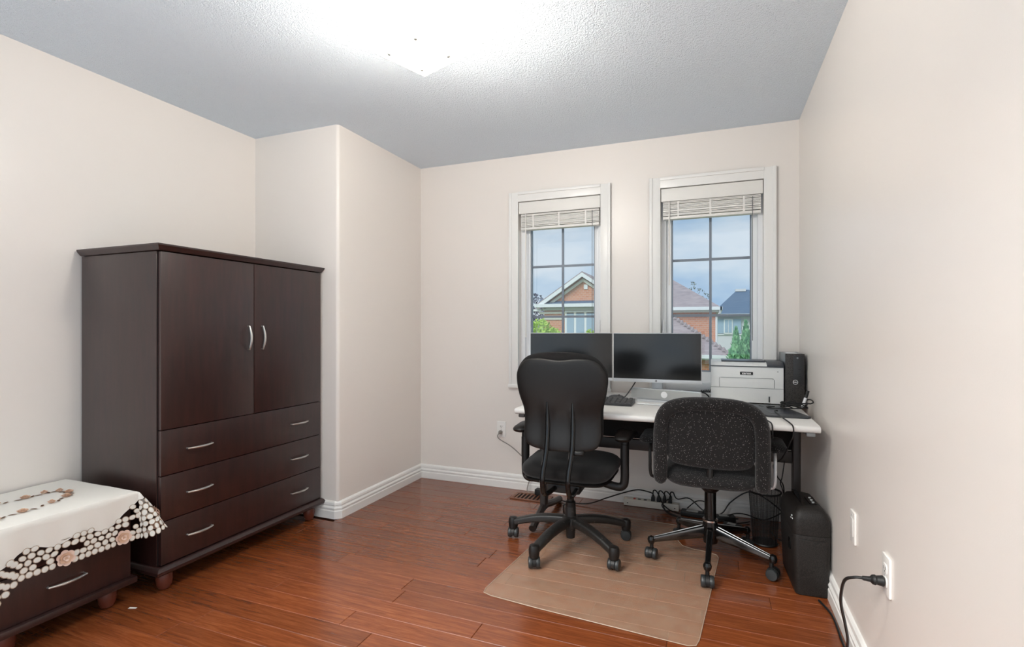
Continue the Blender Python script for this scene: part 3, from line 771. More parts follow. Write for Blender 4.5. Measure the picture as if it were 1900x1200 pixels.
# drawing tablet, cables and marker
tb_pts = [(.155, 3.16), (.330, 3.175), (.432, 2.81), (.418, 2.795), (.245, 2.785), (.232, 2.80)]
tb = thing('drawing_tablet', 'thin graphite tablet lying on the desk in front of the printer', 'tablet', (.3, 2.98, DZ))
MB().prism(tb_pts, DZ, DZ + .011, XY).build('body', 'graphite', tb, bevel=.004, world=True)
MB().prism([(.195, 3.12), (.305, 3.13), (.375, 2.86), (.262, 2.85)], DZ + .0108, DZ + .0118, XY).build('drawing_area', 'printer_dark', tb, world=True)
MB().prism(rrect(.225, .25, 3.08, 3.09, .003, 2), DZ + .0112, DZ + .0135, XY).build('button', 'label_black', tb, world=True)
loops = []
for k in range(40):
    t = k * .42; loops.append((.385 + .055 * math.cos(t) * (1 + .15 * math.sin(k * 1.7)), 3.03 + .045 * math.sin(t) + .01 * math.sin(k), DZ + .018 + .0007 * k + .004 * math.sin(k * 2.1)))
cable('cable_coil', [(.30, 3.06, DZ + .016), (.26, 3.04, DZ + .016), (.30, 3.0, DZ + .016)] + loops + [(.455, 2.98, DZ + .05), (.468, 3.02, DZ + .062), (.455, 3.09, DZ + .055), (.42, 3.1, DZ + .02)], .0032, 'cord_black', 'tangled black cable coil on the desk at the foot of the computer', n=3)
mk = thing('marker', 'black and white marker pen leaning out of the cable coil', 'marker', (.425, 3.03, DZ + .02))
d = Vector((.035, .03, .1)).normalized()
MB().cyl(d * .0, d * .055, .0075, n=12).build('barrel', 'print_white', mk); MB().cyl(d * .055, d * .095, .0085, .0078, n=12).build('cap', 'cord_black', mk)
cable('tablet_cable', [(.30, 2.93, DZ + .014), (.285, 2.90, DZ + .016), (.30, 2.75, DZ + .010), (.318, 2.62, DZ + .006), (.326, 2.578, DZ - .004), (.326, 2.574, DZ - .04), (.315, 2.60, .66), (.295, 2.70, .57), (.275, 2.85, .50), (.30, 2.95, .42), (.335, 3.02, .36), (.345, 3.06, .28), (.352, 3.10, .1), (.34, 3.15, .02), (.30, 3.3, .008)], .0032, 'cord_black', 'thin black cable hanging from the tablet over the desk edge')
cable('charger_cable', [(.18, 2.84, DZ + .004), (.21, 2.72, DZ + .005), (.235, 2.62, DZ + .006), (.243, 2.578, DZ - .004), (.245, 2.580, DZ - .06), (.25, 2.66, DZ - .07), (.26, 2.9, DZ - .1)], .003, 'cord_black', 'short black cable crossing the desk edge behind the low chair')
cable('hanging_cable', [(.34, 3.0, .49), (.335, 3.0, .45), (.328, 3.0, .40), (.322, 3.01, .37), (.335, 3.04, .33), (.35, 3.07, .26)], .0028, 'cord_black', 'thin black cable hanging from the desk crossbar')
# spiral phone cord left of the printer
pts = [(-.075 + .0035 * k / 2, 3.36 + .008 * math.cos(k * PI / 3), DZ + .045 + .008 * math.sin(k * PI / 3) + .0002 * k) for k in range(40)]
cable('spiral_cord', pts, .002, 'cord_black', 'black spiral cord between the soundbar and the printer', n=2, sides=5)
cable('printer_cable', [(-.075, 3.35, DZ + .04), (-.05, 3.34, DZ + .036), (-.03, 3.32, DZ + .02), (-.028, 3.31, DZ + .004)], .004, 'cord_black', 'black cable bending down beside the printer')

# ================================================================== TALL CHAIR
CH1 = thing('office_chair', 'tall black chair with a shiny plastic back and armrests', 'chair', (-.722, 2.700, .0035), R(1))
def caster(parent, x, y, rz, r, m_hood, m_wheel, hood):
    M = Matrix.Translation((x, y, 0)) @ Matrix.Rotation(rz, 4, 'Z')
    def tf(mb): mb.v = [tuple(M @ Vector(p)) for p in mb.v]; return mb
    mb = MB()
    arc = [(r * 1.08 * math.cos(R(k)), r + r * 1.08 * math.sin(R(k))) for k in range(-20, 201, 20)]
    mb.prism(arc + [(-r * .3, r * .8)], -.008, .008, XZ); mb.cyl((r * .25, 0, r * 1.7), (r * .25, 0, hood), .0095, n=10)
    c = tf(mb).build('caster', m_hood, parent)
    for s in (-1, 1):
        q = MB().lathe([(r * .5, -.010), (r * .92, -.010), (r, -.006), (r, .006), (r * .9, .010), (r * .3, .012)], 18)
        q.v = [(a, s * (.018 + z_), r + b) for a, b, z_ in q.v] if s > 0 else [(a, -(.018 + z_), r + b) for a, b, z_ in q.v]
        tf(q).build('wheel', m_wheel, c)
    return c
def star_leg(parent, ang, rad, z0, z1, w0, w1, h0, h1, m, arch=.012, nseg=8):
    vs = []; ring = rrect(-.5, .5, -.5, .5, .22, 2); n = len(ring)
    for i in range(nseg + 1):
        t = i / nseg; rr = .035 + (rad - .035) * t
        zc = z0 + (z1 - z0) * t + arch * math.sin(PI * t); wd = w0 + (w1 - w0) * t; hh = h0 + (h1 - h0) * t
        for a, b in ring: vs.append((math.cos(ang) * rr - math.sin(ang) * a * wd, math.sin(ang) * rr + math.cos(ang) * a * wd, zc + b * hh))
    fs = [(i * n + j, i * n + (j + 1) % n, (i + 1) * n + (j + 1) % n, (i + 1) * n + j) for i in range(nseg) for j in range(n)]
    fs += [tuple(range(n))[::-1], tuple(range(nseg * n, nseg * n + n))]
    return MB().add(vs, fs).build('leg', m, parent, smooth=45)
MB().lathe([(.020, .045), (.024, .047), (.026, .10), (.046, .105), (.050, .130), (.044, .158), (.030, .166), (.028, .215)], 22).build('hub', 'worn_black', CH1)
for k in range(5):
    a = R(-108.5 + 72 * k)
    l = star_leg(CH1, a, .325, .140, .088, .050, .044, .046, .036, 'worn_black', .014)
    MB().lathe([(.012, .052), (.024, .054), (.027, .075), (.027, .098), (.022, .112), (.008, .116)], 14, (.33 * math.cos(a), .33 * math.sin(a), 0)).build('leg_cap', 'black_plastic', l)
    caster(CH1, .33 * math.cos(a), .33 * math.sin(a), a + R((40, -60, 150, 20, 100)[k]), .028, 'black_plastic', 'caster_grey', .07)
MB().lathe([(.027, .2), (.027, .24), (.019, .245), (.019, .345)], 18).build('gas_lift', 'black_plastic', CH1)
MB().box(-.085, .085, -.15, .12, .325, .376).build('tilt_mechanism', 'black_plastic', CH1, bevel=.012)
MB().cyl((-.16, .02, .36), (.17, .02, .36), .008, n=10).build('tilt_lever', 'black_plastic', CH1)
seat_o = spl2([(-.235, .20), (-.12, .255), (.12, .255), (.235, .20), (.245, .02), (.225, -.16), (.13, -.215), (-.13, -.215), (-.225, -.16), (-.245, .02)], 6)
MB().pillow(seat_o, lambda u, v, t: (u, v + .01, .432 + t - .02 * max(0, (v - .14) / .11) ** 2), .058, .052, 8, 5).build('seat', 'black_fabric', CH1)
MB().pillow([(a * .95, b * .95) for a, b in seat_o], lambda u, v, t: (u, v + .01, .390 + t), .012, .020, 6, 6).build('seat_pan', 'black_plastic', CH1)
BYc = -.262
def bcurve(x, z):
    lum = .028 * math.exp(-((z - .70) / .12) ** 2)
    return BYc + .30 * x * x * 1.5 + lum - .085 * max(0, z - .75)
sh = spl2([(0, 1.018), (-.09, 1.026), (-.165, 1.016), (-.208, .965), (-.215, .91), (-.206, .84), (-.188, .77), (-.186, .70), (-.186, .64), (-.165, .590), (-.10, .570), (0, .566), (.10, .570), (.165, .590), (.186, .64), (.186, .70), (.188, .77), (.206, .84), (.215, .91), (.208, .965), (.165, 1.016), (.09, 1.026)], 4)
def ridge(x, z):
    q = 0
    for c in (-.064, .064):
        f = max(0, min(1, (.835 - z) / .09)); q = max(q, f * math.exp(-((x - c) / .020) ** 2))
    return q
MB().pillow(sh, lambda u, v, t: (u * 1.06 + .012, bcurve(u, v) + t - (.013 * ridge(u, v) if t < 0 else 0), v), .004, .014, 14, 8).build('back_shell', 'black_plastic', CH1)
pd = [(a * 1.03, .80 + (b - .80) * 1.05 + .012) for a, b in spl2([(0, 1.035), (-.10, 1.028), (-.165, 1.006), (-.205, .955), (-.213, .91), (-.204, .84), (-.188, .77), (-.186, .70), (-.184, .64), (-.160, .60), (-.09, .585), (0, .582), (.09, .585), (.160, .60), (.184, .64), (.186, .70), (.188, .77), (.204, .84), (.213, .91), (.205, .955), (.165, 1.006), (.10, 1.028)], 4)]
MB().pillow(pd, lambda u, v, t: (u * 1.06 + .012, bcurve(u, v) + .020 + t, v), .045, .020, 8, 6).build('back_pad', 'black_fabric', CH1)
mb = MB().pillow(rrect(.055, .115, .556, .580, .01), lambda u, v, t: (u * 1.06 + .012, bcurve(u, v) - .012 + t, v), .012, .012, 4); mb.build('back_latch', 'black_plastic', CH1)
for s in (-1, 1):
    x = .064 * s
    x += .012
    pts = [(x, bcurve(x, .80) - .018, .81), (x, bcurve(x, .70) - .026, .70), (x, bcurve(x, .60) - .026, .60), (x - .004, BYc - .030, .53), (x - .010, BYc - .046, .47), (x - .012, BYc - .046, .41), (x - .010, BYc - .010, .355), (x * .9, BYc + .10, .350), (x * .8, -.05, .36)]
    MB().tube(spline(pts, 5), [.005 + .0075 * min(1, k / 5) for k in range(41)], 10).build('back_bar', 'black_gloss', CH1)
    ax = .292 if s > 0 else -.250
    pts = [(ax * .55, -.02, .372), (ax * .85, -.02, .352), (ax * .97, -.02, .362), (ax, -.02, .40), (ax, -.02, .47), (ax, -.018, .60)]
    MB().tube(spline(pts, 6), .0175, 12, flat=1.25).build('arm_post', 'black_plastic', CH1)
    MB().cyl((ax, -.02, .47), (ax, -.019, .575), .0225, n=14).build('arm_sleeve', 'black_plastic', CH1)
    MB().pillow(spl2([(ax - .05, .10), (ax, .135), (ax + .05, .10), (ax + .045, -.05), (ax + .035, -.125), (ax, -.145), (ax - .035, -.125), (ax - .045, -.05)], 5), lambda u, v, t: (u, v, (.622 if s > 0 else .634) + t - .012 * max(0, v / .13) ** 2), .020, .024, 6, 3).build('arm_pad', 'black_plastic', CH1)

# ================================================================== LOW SPECKLED CHAIR
CH2 = thing('office_chair', 'low swivel chair in speckled black fabric with polished metal legs', 'chair', (-.018, 2.787, .0035), R(0))
MB().lathe([(.022, .09), (.034, .095), (.038, .13), (.037, .172), (.034, .205)], 22).build('hub', 'black_gloss', CH2)
for k in range(5):
    a = R(-92 + 72 * k)
    l = star_leg(CH2, a, .282, .148, .098, .030, .024, .062, .026, 'polished_grey' if k != 0 else 'black_gloss', 0)
    if k != 0:
        MB().tube([(math.cos(a) * r_, math.sin(a) * r_, z_) for r_, z_ in ((.04, .1785), (.278, .1105))], .0022, 6).build('trim_strip', 'silver_plastic', l)
    MB().lathe([(.002, .072), (.014, .078), (.019, .09), (.019, .099), (.014, .111), (.002, .117)], 14, (.292 * math.cos(a), .292 * math.sin(a), 0)).build('ball_joint', 'black_gloss', l)
    caster(CH2, .292 * math.cos(a), .292 * math.sin(a), R((95, 160, 30, 120, 80)[k]), .027, 'black_plastic', 'caster_grey', .078)
MB().lathe([(.035, .2), (.0375, .203), (.0375, .211), (.030, .214)], 20).build('collar', 'chrome', CH2)
MB().lathe([(.028, .205), (.028, .385)], 18).build('column', 'black_gloss', CH2)
MB().lathe([(.030, .350), (.075, .395), (.12, .412), (.12, .425)], 24).build('seat_mount', 'black_plastic', CH2)
so_ = spl2([(-.20, .22), (-.10, .255), (.10, .255), (.20, .22), (.215, .02), (.205, -.17), (.15, -.262), (0, -.275), (-.15, -.262), (-.205, -.17), (-.215, .02)], 6)
MB().pillow(so_, lambda u, v, t: (u, v, .462 + t), .048, .046, 9, 4).build('seat', 'speckled_fabric', CH2)
yb2 = -.262
def b2(x, z): return yb2 + .45 * x * x - .10 * (z - .55)
# upholstered frame: an inverted U with rounded ends
path = [(-.222, .432), (-.222, .50), (-.221, .60), (-.219, .69), (-.208, .755), (-.175, .800), (-.11, .822), (0, .829), (.11, .822), (.175, .800), (.208, .755), (.219, .69), (.221, .60), (.222, .50), (.222, .432)]
P2 = [(p.x, p.y) for p in spline([(a, b, 0) for a, b in path], 4)]
rows = len(P2); ns_ = 16; vs = []
for i, (px, pz) in enumerate(P2):
    x0, z0 = P2[max(0, i - 1)]; x1, z1 = P2[min(rows - 1, i + 1)]
    tx, tz = x1 - x0, z1 - z0; l_ = math.hypot(tx, tz); nx, nz_ = -tz / l_, tx / l_
    en = min(1, (min(i, rows - 1 - i) + .25) / 3.0); sc_ = math.sin(en * PI / 2) ** .6
    for j in range(ns_):
        t = 2 * PI * j / ns_; u = .033 * sc_ * math.copysign(abs(math.cos(t)) ** .8, math.cos(t)); d_ = .037 * sc_ * math.copysign(abs(math.sin(t)) ** .8, math.sin(t))
        X = px + nx * u; Z = pz + nz_ * u; vs.append((X, b2(X, Z) + d_, Z))
fs = [(i * ns_ + j, i * ns_ + (j + 1) % ns_, (i + 1) * ns_ + (j + 1) % ns_, (i + 1) * ns_ + j) for i in range(rows - 1) for j in range(ns_)]
fs += [tuple(range(ns_))[::-1], tuple(range((rows - 1) * ns_, rows * ns_))]
MB().add(vs, fs).build('back_frame', 'speckled_fabric', CH2, smooth=60)
MB().pillow(spl2([(0, .845), (-.12, .838), (-.178, .80), (-.192, .72), (-.192, .62), (-.188, .572), (-.160, .541), (-.08, .530), (.08, .528), (.160, .539), (.188, .572), (.192, .62), (.192, .72), (.178, .80), (.12, .838)], 5), lambda u, v, t: (u, b2(u, v) + .008 + t, v), .034, .032, 9, 7).build('back_pad', 'speckled_fabric', CH2)
MB().tube(spline([(0, -.16, .425), (0, -.22, .43), (0, yb2 + .022, .47), (0, yb2 + .024, .54)], 5), .016, 10).build('back_spine', 'black_plastic', CH2)
for s in (-1, 1):
    pts = [(s * .19, -.12, .438), (s * .262, -.14, .436), (s * .277, -.15, .46), (s * .279, -.15, .52), (s * .281, -.13, .572), (s * .288, -.02, .584), (s * .290, .06, .572)]
    MB().tube(spline(pts, 6), .0075, 10).build('arm_support', 'silver_plastic' if s > 0 else 'black_plastic', CH2)
    ax = .297 * s
    MB().pillow(rrect(ax - .045, ax + .045, -.10, .16, .04, 5), lambda u, v, t: (u, v, .600 + t), .030, .022, 6, 3).build('arm_pad', 'speckled_fabric', CH2)

# ================================================================== CHAIR MAT
mo = [(-.962, 2.125), (-.955, 2.085), (-.915, 2.070), (-.684, 2.048), (-.344, 2.027), (-.09, 2.010), (-.062, 2.022), (-.052, 2.060), (-.005, 2.55), (.022, 2.835), (.012, 2.868), (-.030, 2.890), (-.110, 2.900), (-.160, 2.925), (-.186, 2.985), (-.188, 3.190), (-.215, 3.214), (-.600, 3.230), (-.640, 3.216), (-.655, 3.12), (-.690, 3.06), (-.76, 3.035), (-.850, 3.03), (-.882, 3.01), (-.890, 2.96), (-.925, 2.55)]
mt = thing('chair_mat', 'clear plastic chair mat spread on the floor beneath both chairs', 'mat', (-.46, 2.6, .0004))
MB().prism(mo, .0006, .0032, XY).build('sheet', 'clear_vinyl', mt, world=True, bevel=.0006, seg=1)
MB().tube([(a, b, .0036) for a, b in mo + [mo[0]]], .0016, 5).build('rim', 'vinyl_edge', mt, world=True)

# ================================================================== SHREDDER
sh_ = thing('paper_shredder', 'black paper shredder standing against the wall by the desk', 'shredder', (.390, 2.745, 0), R(3))
hw, hl, H_ = .073, .175, .385
def body_prof(z0, z1, ins0, ins1, n=5):
    vs = []; rings = [(z0, ins0 + .006), (z0 + .01, ins0), (z1 - .01, ins1), (z1, ins1 + .006)]
    k = 0
    for z, i in rings:
        pr2 = rrect(-hw + i * .4, hw - i * .1, -hl + i * .3, hl - i, .022, n)
        k = len(pr2); vs += [(a, b, z) for a, b in pr2]
    fs = [(r * k + j, r * k + (j + 1) % k, (r + 1) * k + (j + 1) % k, (r + 1) * k + j) for r in range(3) for j in range(k)]
    fs += [tuple(range(k))[::-1], tuple(range(3 * k, 4 * k))]
    return MB().add(vs, fs)
body_prof(.004, .268, .02, 0).build('bin', 'shredder_black', sh_, smooth=40)
mb = MB(); k = 0; vs = []
for z, i in ((.270, .0), (.30, -.001), (.335, .0), (.362, .008), (.380, .022), (.386, .04)):
    pr2 = rrect(-hw + i, hw - i, -hl + i, hl - i, .026, 5); k = len(pr2); vs += [(a, b, z - (.012 * max(0, (b + .05)) / .17 if z > .33 else 0)) for a, b in pr2]
fs = [(r * k + j, r * k + (j + 1) % k, (r + 1) * k + (j + 1) % k, (r + 1) * k + j) for r in range(5) for j in range(k)] + [tuple(range(k))[::-1], tuple(range(5 * k, 6 * k))]
hd = MB().add(vs, fs).build('cutter_head', 'shredder_black', sh_, smooth=50)
MB().prism(rrect(-.028, -.010, -.125, .12, .006, 3), .366, .3855, XY).build('paper_slot', 'black_gloss', hd)
MB().prism(rrect(.006, .040, -.10, .02, .008, 3), .372, .3885, XY).build('control_strip', 'black_gloss', hd)
for k in range(3): MB().lathe([(.006, 0), (.006, .003), (.004, .004)], 12, (.023, -.08 + .035 * k, .3885)).build('button', 'silver_grille', hd)
MB().prism(rrect(-.046, .052, .248, .252, .0015, 2), -hl - .001, -hl + .004, XZ).build('handle_slot', 'black_gloss', sh_)
MB().prism(rrect(-.10, -.06, .17, .22, .012, 4), -hw - .0015, -hw + .006, YZ).build('window', 'black_gloss', sh_)
# little white warning marks on the shoulder of the cutter head
for a, b in ((-.14, .338), (-.125, .324), (-.155, .330)):
    MB().box(-hw - .0016, -hw + .002, a, a + .011, b, b + .004).build('warning_mark', 'print_white', hd)

# ================================================================== WIRE WASTE BASKET
wbk = thing('waste_basket', 'round black wire-mesh waste basket between the low chair and shredder', 'basket', (.258, 3.125, 0))
mb = MB(); n = 40; vs = []
for r_, z_ in ((.058, .012), (.080, .285)): vs += [(r_ * math.cos(2 * PI * j / n), r_ * math.sin(2 * PI * j / n), z_) for j in range(n)]
mb.add(vs, [(j, (j + 1) % n, n + (j + 1) % n, n + j) for j in range(n)]); mb.build('mesh_side', 'wire_mesh', wbk, recalc=False)
def ringt(r_, z_, t_, nm):
    MB().tube([(r_ * math.cos(2 * PI * j / 32), r_ * math.sin(2 * PI * j / 32), z_) for j in range(33)], t_, 6, caps=False).build(nm, 'cord_black', wbk)
ringt(.081, .287, .005, 'rim'); ringt(.059, .008, .006, 'base_ring')
MB().lathe([(.057, .005), (.057, .012)], 28).build('bottom', 'cord_black', wbk)
for k in range(24):
    a = 2 * PI * k / 24
    MB().cyl((.0595 * math.cos(a), .0595 * math.sin(a), .012), (.0805 * math.cos(a), .0805 * math.sin(a), .286), .0011, n=4).build('wire', 'cord_black', wbk)

# ================================================================== FLOOR ELECTRICS
ps = thing('power_strip', 'long beige power strip on the floor against the baseboard', 'power strip', (-.385, 3.478, 0))
MB().box(-.175, .175, -.022, .022, .002, .045).build('housing', 'strip_beige', ps, bevel=.004)
MB().box(-.113, -.099, -.012, .004, .044, .050).build('switch', 'red_plastic', ps, bevel=.001)
for k in range(2): MB().box(-.085 + k * .038, -.066 + k * .038, -.010, .006, .044, .0475).build('socket', 'label_black', ps)
for a in (-.15, .15): MB().cyl((a, -.0235, .020), (a, -.02, .020), .004, n=8).build('screw', 'label_black', ps)
plugX = [.0, .036, .072, .108]
ends = [[(-.30, 3.455, .03), (-.22, 3.40, .012), (-.05, 3.38, .008), (.05, 3.40, .010)],
        [(-.33, 3.44, .03), (-.26, 3.37, .010), (-.12, 3.33, .007), (.02, 3.36, .010)],
        [(-.34, 3.43, .06), (-.31, 3.38, .014), (-.2, 3.34, .007), (-.04, 3.35, .008)],
        [(-.20, 3.44, .10), (-.12, 3.40, .05), (-.05, 3.39, .012), (.06, 3.40, .010)]]
nm4 = ['first from the switch', 'second from the switch', 'third from the switch', 'farthest from the switch']
for k, px in enumerate(plugX):
    X = -.385 + px + .012
    p_ = thing('power_plug', 'black plug in the beige power strip, %s' % nm4[k], 'plug', (X, 3.476, .0455), group='plugs in the power strip')
    MB().prism([(-.012, 0), (.012, 0), (.011, .022), (.006, .040), (-.006, .040), (-.011, .022)], -.011, .011, XZ).build('plug_body', 'cord_black', p_, bevel=.003)
    top = Vector((X, 3.476, .083))
    MB().tube(spline([top, top + Vector((.003, -.004, .03)), top + Vector((.02, -.012, .035)), top + Vector((.045, -.02, .0))] + [Vector(q) + Vector((px * .5, 0, 0)) for q in ends[k]], 7), .0038, 6).build('lead', 'cord_black', p_, world=True)
cable('long_cable', [(-.37, 3.47, .095), (-.40, 3.465, .105), (-.47, 3.46, .112), (-.56, 3.45, .085), (-.66, 3.42, .050), (-.78, 3.36, .014), (-.92, 3.36, .008), (-1.02, 3.4, .008)], .0042, 'cord_black', 'long black cable arching left from the power strip')
cable('loop_cable', [(-.16, 3.46, .03), (-.10, 3.44, .09), (-.04, 3.43, .085), (-.06, 3.40, .03), (.02, 3.38, .014), (.12, 3.36, .008), (.2, 3.42, .008)], .0038, 'cord_black', 'black cable looping on the floor behind the low chair')
cable('basket_cable', [(.06, 3.42, .02), (.12, 3.38, .06), (.18, 3.40, .055), (.28, 3.42, .03), (.38, 3.40, .10), (.42, 3.42, .16)], .0038, 'cord_black', 'black cable rising behind the waste basket')
cable('wall_cable', [(.0, 3.44, .008), (.05, 3.46, .03), (.10, 3.475, .10), (.20, 3.48, .17), (.30, 3.46, .14), (.40, 3.45, .06), (.44, 3.44, .012)], .0038, 'cord_black', 'black cable crossing the baseboard near the corner')
for lab, loc, rz, dm in (('flat black power brick on the floor right of the power strip', (-.12, 3.42, 0), -4, (.15, .06, .03)),
                         ('black power brick among cables behind the low chair', (.06, 3.40, 0), 12, (.12, .055, .034)),
                         ('small black power brick beside the waste basket', (.10, 3.28, 0), -18, (.10, .05, .03))):
    b_ = thing('power_brick', lab, 'power adapter', loc, R(rz), group='power bricks under the desk')
    MB().box(-dm[0] / 2, dm[0] / 2, -dm[1] / 2, dm[1] / 2, 0, dm[2]).build('case', 'cord_black', b_, bevel=.006)
    MB().box(-dm[0] * .28, dm[0] * .18, -dm[1] * .3, dm[1] * .3, dm[2] - .0003, dm[2] + .0006).build('rating_label', 'silver_grille', b_)
    MB().cyl((dm[0] / 2 - .002, 0, dm[2] / 2), (dm[0] / 2 + .02, 0, dm[2] / 2), .006, .004, 8).build('strain_relief', 'cord_black', b_)
ad_ = thing('power_adapter', 'black adapter on the floor beside the vent', 'power adapter', (-1.145, 3.445, 0), R(-6))
MB().box(-.028, .028, -.025, .025, 0, .045).build('case', 'cord_black', ad_, bevel=.004)
MB().box(.027, .062, -.012, .012, .008, .034).build('plug_end', 'cord_black', ad_, bevel=.003)
MB().box(.032, .060, -.0128, -.011, .012, .028).build('rating_label', 'paper', ad_)
# floor vent
vt = thing('floor_vent', 'brown slotted floor vent below the left window', 'vent', (-1.18, 3.372, .0005))
MB().box(-.135, .135, -.072, .072, 0, .0015).build('well', 'vent_dark', vt)
fr = MB()
for b in ((-.135, .135, -.072, -.052, 0, .007), (-.135, .135, .052, .072, 0, .007), (-.135, -.110, -.052, .052, 0, .007), (.110, .135, -.052, .052, 0, .007)): fr.box(*b)
fr.build('frame', 'vent_wood', vt, bevel=.002)
for k in range(8):
    x = -.098 + k * .028
    MB().box(x - .0065, x + .0065, -.0525, .0525, .001, .006).build('slat', 'vent_wood', vt, bevel=.001, seg=1)

# ================================================================== WALL PLATES
def outlet(name, label, loc, rz, blank=False):
    """plate built facing -Y, then turned"""
    root = thing(name, label, 'outlet' if not blank else 'wall plate', loc, rz)
    MB().prism(rrect(-.035, .035, -.058, .058, .005, 3), -.007, .0, XZ).build('plate', 'plate_white', root, bevel=.0025)
    if blank:
        MB().prism(rrect(-.016, .016, -.033, .033, .003, 2), -.0085, -.006, XZ).build('insert', 'plate_white', root, bevel=.001)
    else:
        for zc in (.0195, -.0195):
            s_ = MB().prism(rrect(-.017, .017, zc - .0145, zc + .0145, .008, 3), -.0090, -.006, XZ).build('socket', 'plate_white', root, bevel=.001)
            for dx in (-.0065, .0065): MB().box(dx - .0012, dx + .0012, -.0093, -.0085, zc - .002, zc + .007).build('slot', 'label_black', s_)
            MB().cyl((0, -.0093, zc - .0075), (0, -.0085, zc - .0075), .0024, n=10).build('ground_hole', 'label_black', s_)
    MB().cyl((0, -.0085, 0 if not blank else .045), (0, -.006, 0 if not blank else .045), .003, n=8).build('screw', 'silver_grille', root)
    return root
outlet('wall_outlet', 'white outlet on the window wall with a grey cord plugged in', (-1.470, YB, .428), 0)
gp = thing('cord_plug', 'grey plug and cord hanging from the outlet under the window', 'plug', (-1.472, YB - .0095, .408))
MB().lathe([(.013, 0), (.015, .012), (.011, .026), (.005, .034)], 14).build('plug_body', 'cord_grey', gp); gp.children[0].rotation_euler = (R(90), 0, 0)
MB().tube(spline([(-1.472, 3.486, .406), (-1.480, 3.475, .385), (-1.46, 3.478, .36), (-1.38, 3.485, .318), (-1.30, 3.49, .255), (-1.235, 3.49, .185), (-1.225, 3.485, .12), (-1.245, 3.48, .05), (-1.245, 3.47, .01), (-1.20, 3.45, .008), (-1.172, 3.445, .02)], 7), .0036, 6).build('lead', 'cord_grey', gp, world=True)
outlet('wall_plate', 'blank white plate on the right wall above the shredder', (XR, 2.222, .447), R(-90), True)
outlet('wall_outlet', 'white outlet on the right wall with a black plug', (XR, 1.825, .447), R(-90))
bp = thing('cord_plug', 'black plug and cord drooping from the outlet to the floor', 'plug', (XR - .0095, 1.825, .428))
q = MB().lathe([(.012, 0), (.016, .004), (.013, .020), (.015, .024), (.014, .030), (.008, .036), (.0065, .055)], 14); q.v = [(-z_, a, b) for a, b, z_ in q.v]; q.build('plug_body', 'cord_black', bp)
MB().tube(spline([(XR - .062, 1.825, .428), (XR - .085, 1.83, .424), (XR - .105, 1.86, .395), (XR - .100, 1.93, .30), (XR - .075, 2.00, .20), (XR - .052, 2.07, .11), (XR - .040, 2.15, .03), (XR - .034, 2.25, .006), (XR - .030, 2.38, .0055), (XR - .036, 2.46, .0055), (XR - .060, 2.545, .006)], 7), .0046, 8).build('lead', 'cord_black', bp, world=True)
rc = thing('plug_adapter', 'small red and white plug adapter on the floor by the baseboard', 'plug', (.445, 2.130, 0))
MB().box(-.010, .012, -.03, .03, 0, .022).build('case', 'red_plastic', rc, bevel=.003); MB().box(-.0108, -.008, -.022, .0, .004, .018).build('sticker', 'print_white', rc)
# scraps on the floor
sc1 = tag(MB().prism([(-2.292, 1.420), (-2.262, 1.432), (-2.265, 1.440), (-2.295, 1.430)], .0004, .0016, XY).build('paper_scrap', 'paper'), 'tiny white paper scrap on the floor before the armoire', 'scrap')

# ================================================================== OUTDOORS (seen from the upper floor)
GZ = -3.0
struct(MB().box(-60, 60, 6, 130, GZ - .2, GZ).build('ground', 'lawn'), 'grass around the neighbouring houses', 'ground')
def hip(mb, x0, x1, y0, y1, z, p, tmax):
    t = min(tmax, (y1 - y0) / 2, (x1 - x0) / 2)
    vs = [(x0, y0, z), (x1, y0, z), (x1, y1, z), (x0, y1, z), (x0 + t, y0 + t, z + p * t), (x1 - t, y0 + t, z + p * t), (x1 - t, y1 - t, z + p * t), (x0 + t, y1 - t, z + p * t)]
    mb.add(vs, [(0, 1, 5, 4), (1, 2, 6, 5), (2, 3, 7, 6), (3, 0, 4, 7), (4, 5, 6, 7), (3, 2, 1, 0)])
    return mb
hs_ = thing('brick_house', 'orange brick house with brown shingle roofs and a white-trimmed gable', 'house', (-5, 33, GZ))
def HB(name, m, *bx, parent=None):
    mb = MB()
    for b in bx: mb.box(*b)
    return mb.build(name, m, parent or hs_, world=(parent is None), smooth=0)
HB('wall', 'brick', (-9.6, .1, 30, 35.6, GZ, 2.15))
rf = hip(MB(), -10.25, .33, 29.6, 36.0, 2.30, .667, 3.2).build('main_roof', 'shingle_brown', hs_, world=True, smooth=0)
HB('gutter', 'fascia_white', (-4.3, .40, 29.45, 29.62, 2.14, 2.31), (.30, .42, 29.45, 36, 2.14, 2.31))
HB('soffit', 'frieze_cream', (-9.9, .28, 29.62, 36, 2.02, 2.14))
MB().tube([(.30, 29.55, 2.16), (.30, 29.6, 2.0), (.12, 29.9, 1.75), (.12, 29.92, .1)], .06, 8).build('downspout', 'fascia_white', hs_, world=True)
# gable bay
gA, gL, gR_, gz0, gz1 = -7.15, -9.80, -4.50, 2.62, 4.40
MB().prism([(gL + .25, 2.6), (gR_ - .25, 2.6), (gA, 4.22)], 29.72, 30.3, XZ).build('gable_wall', 'brick', hs_, world=True, smooth=0)
def slope(z0, z1, y0, y1, dz, name, m, ov=0):
    mb = MB()
    for s, xe in ((-1, gL - ov), (1, gR_ + ov)):
        zb = z0 - ov * (z1 - z0) / (gA - gL)
        vs = [(xe, y0, zb), (gA, y0, z1), (gA, y1, z1), (xe, y1, zb), (xe, y0, zb + dz), (gA, y0, z1 + dz), (gA, y1, z1 + dz), (xe, y1, zb + dz)]
        mb.add(vs, [(0, 1, 2, 3), (7, 6, 5, 4), (0, 4, 5, 1), (1, 5, 6, 2), (2, 6, 7, 3), (3, 7, 4, 0)])
    return mb.build(name, m, hs_, world=True, smooth=0)
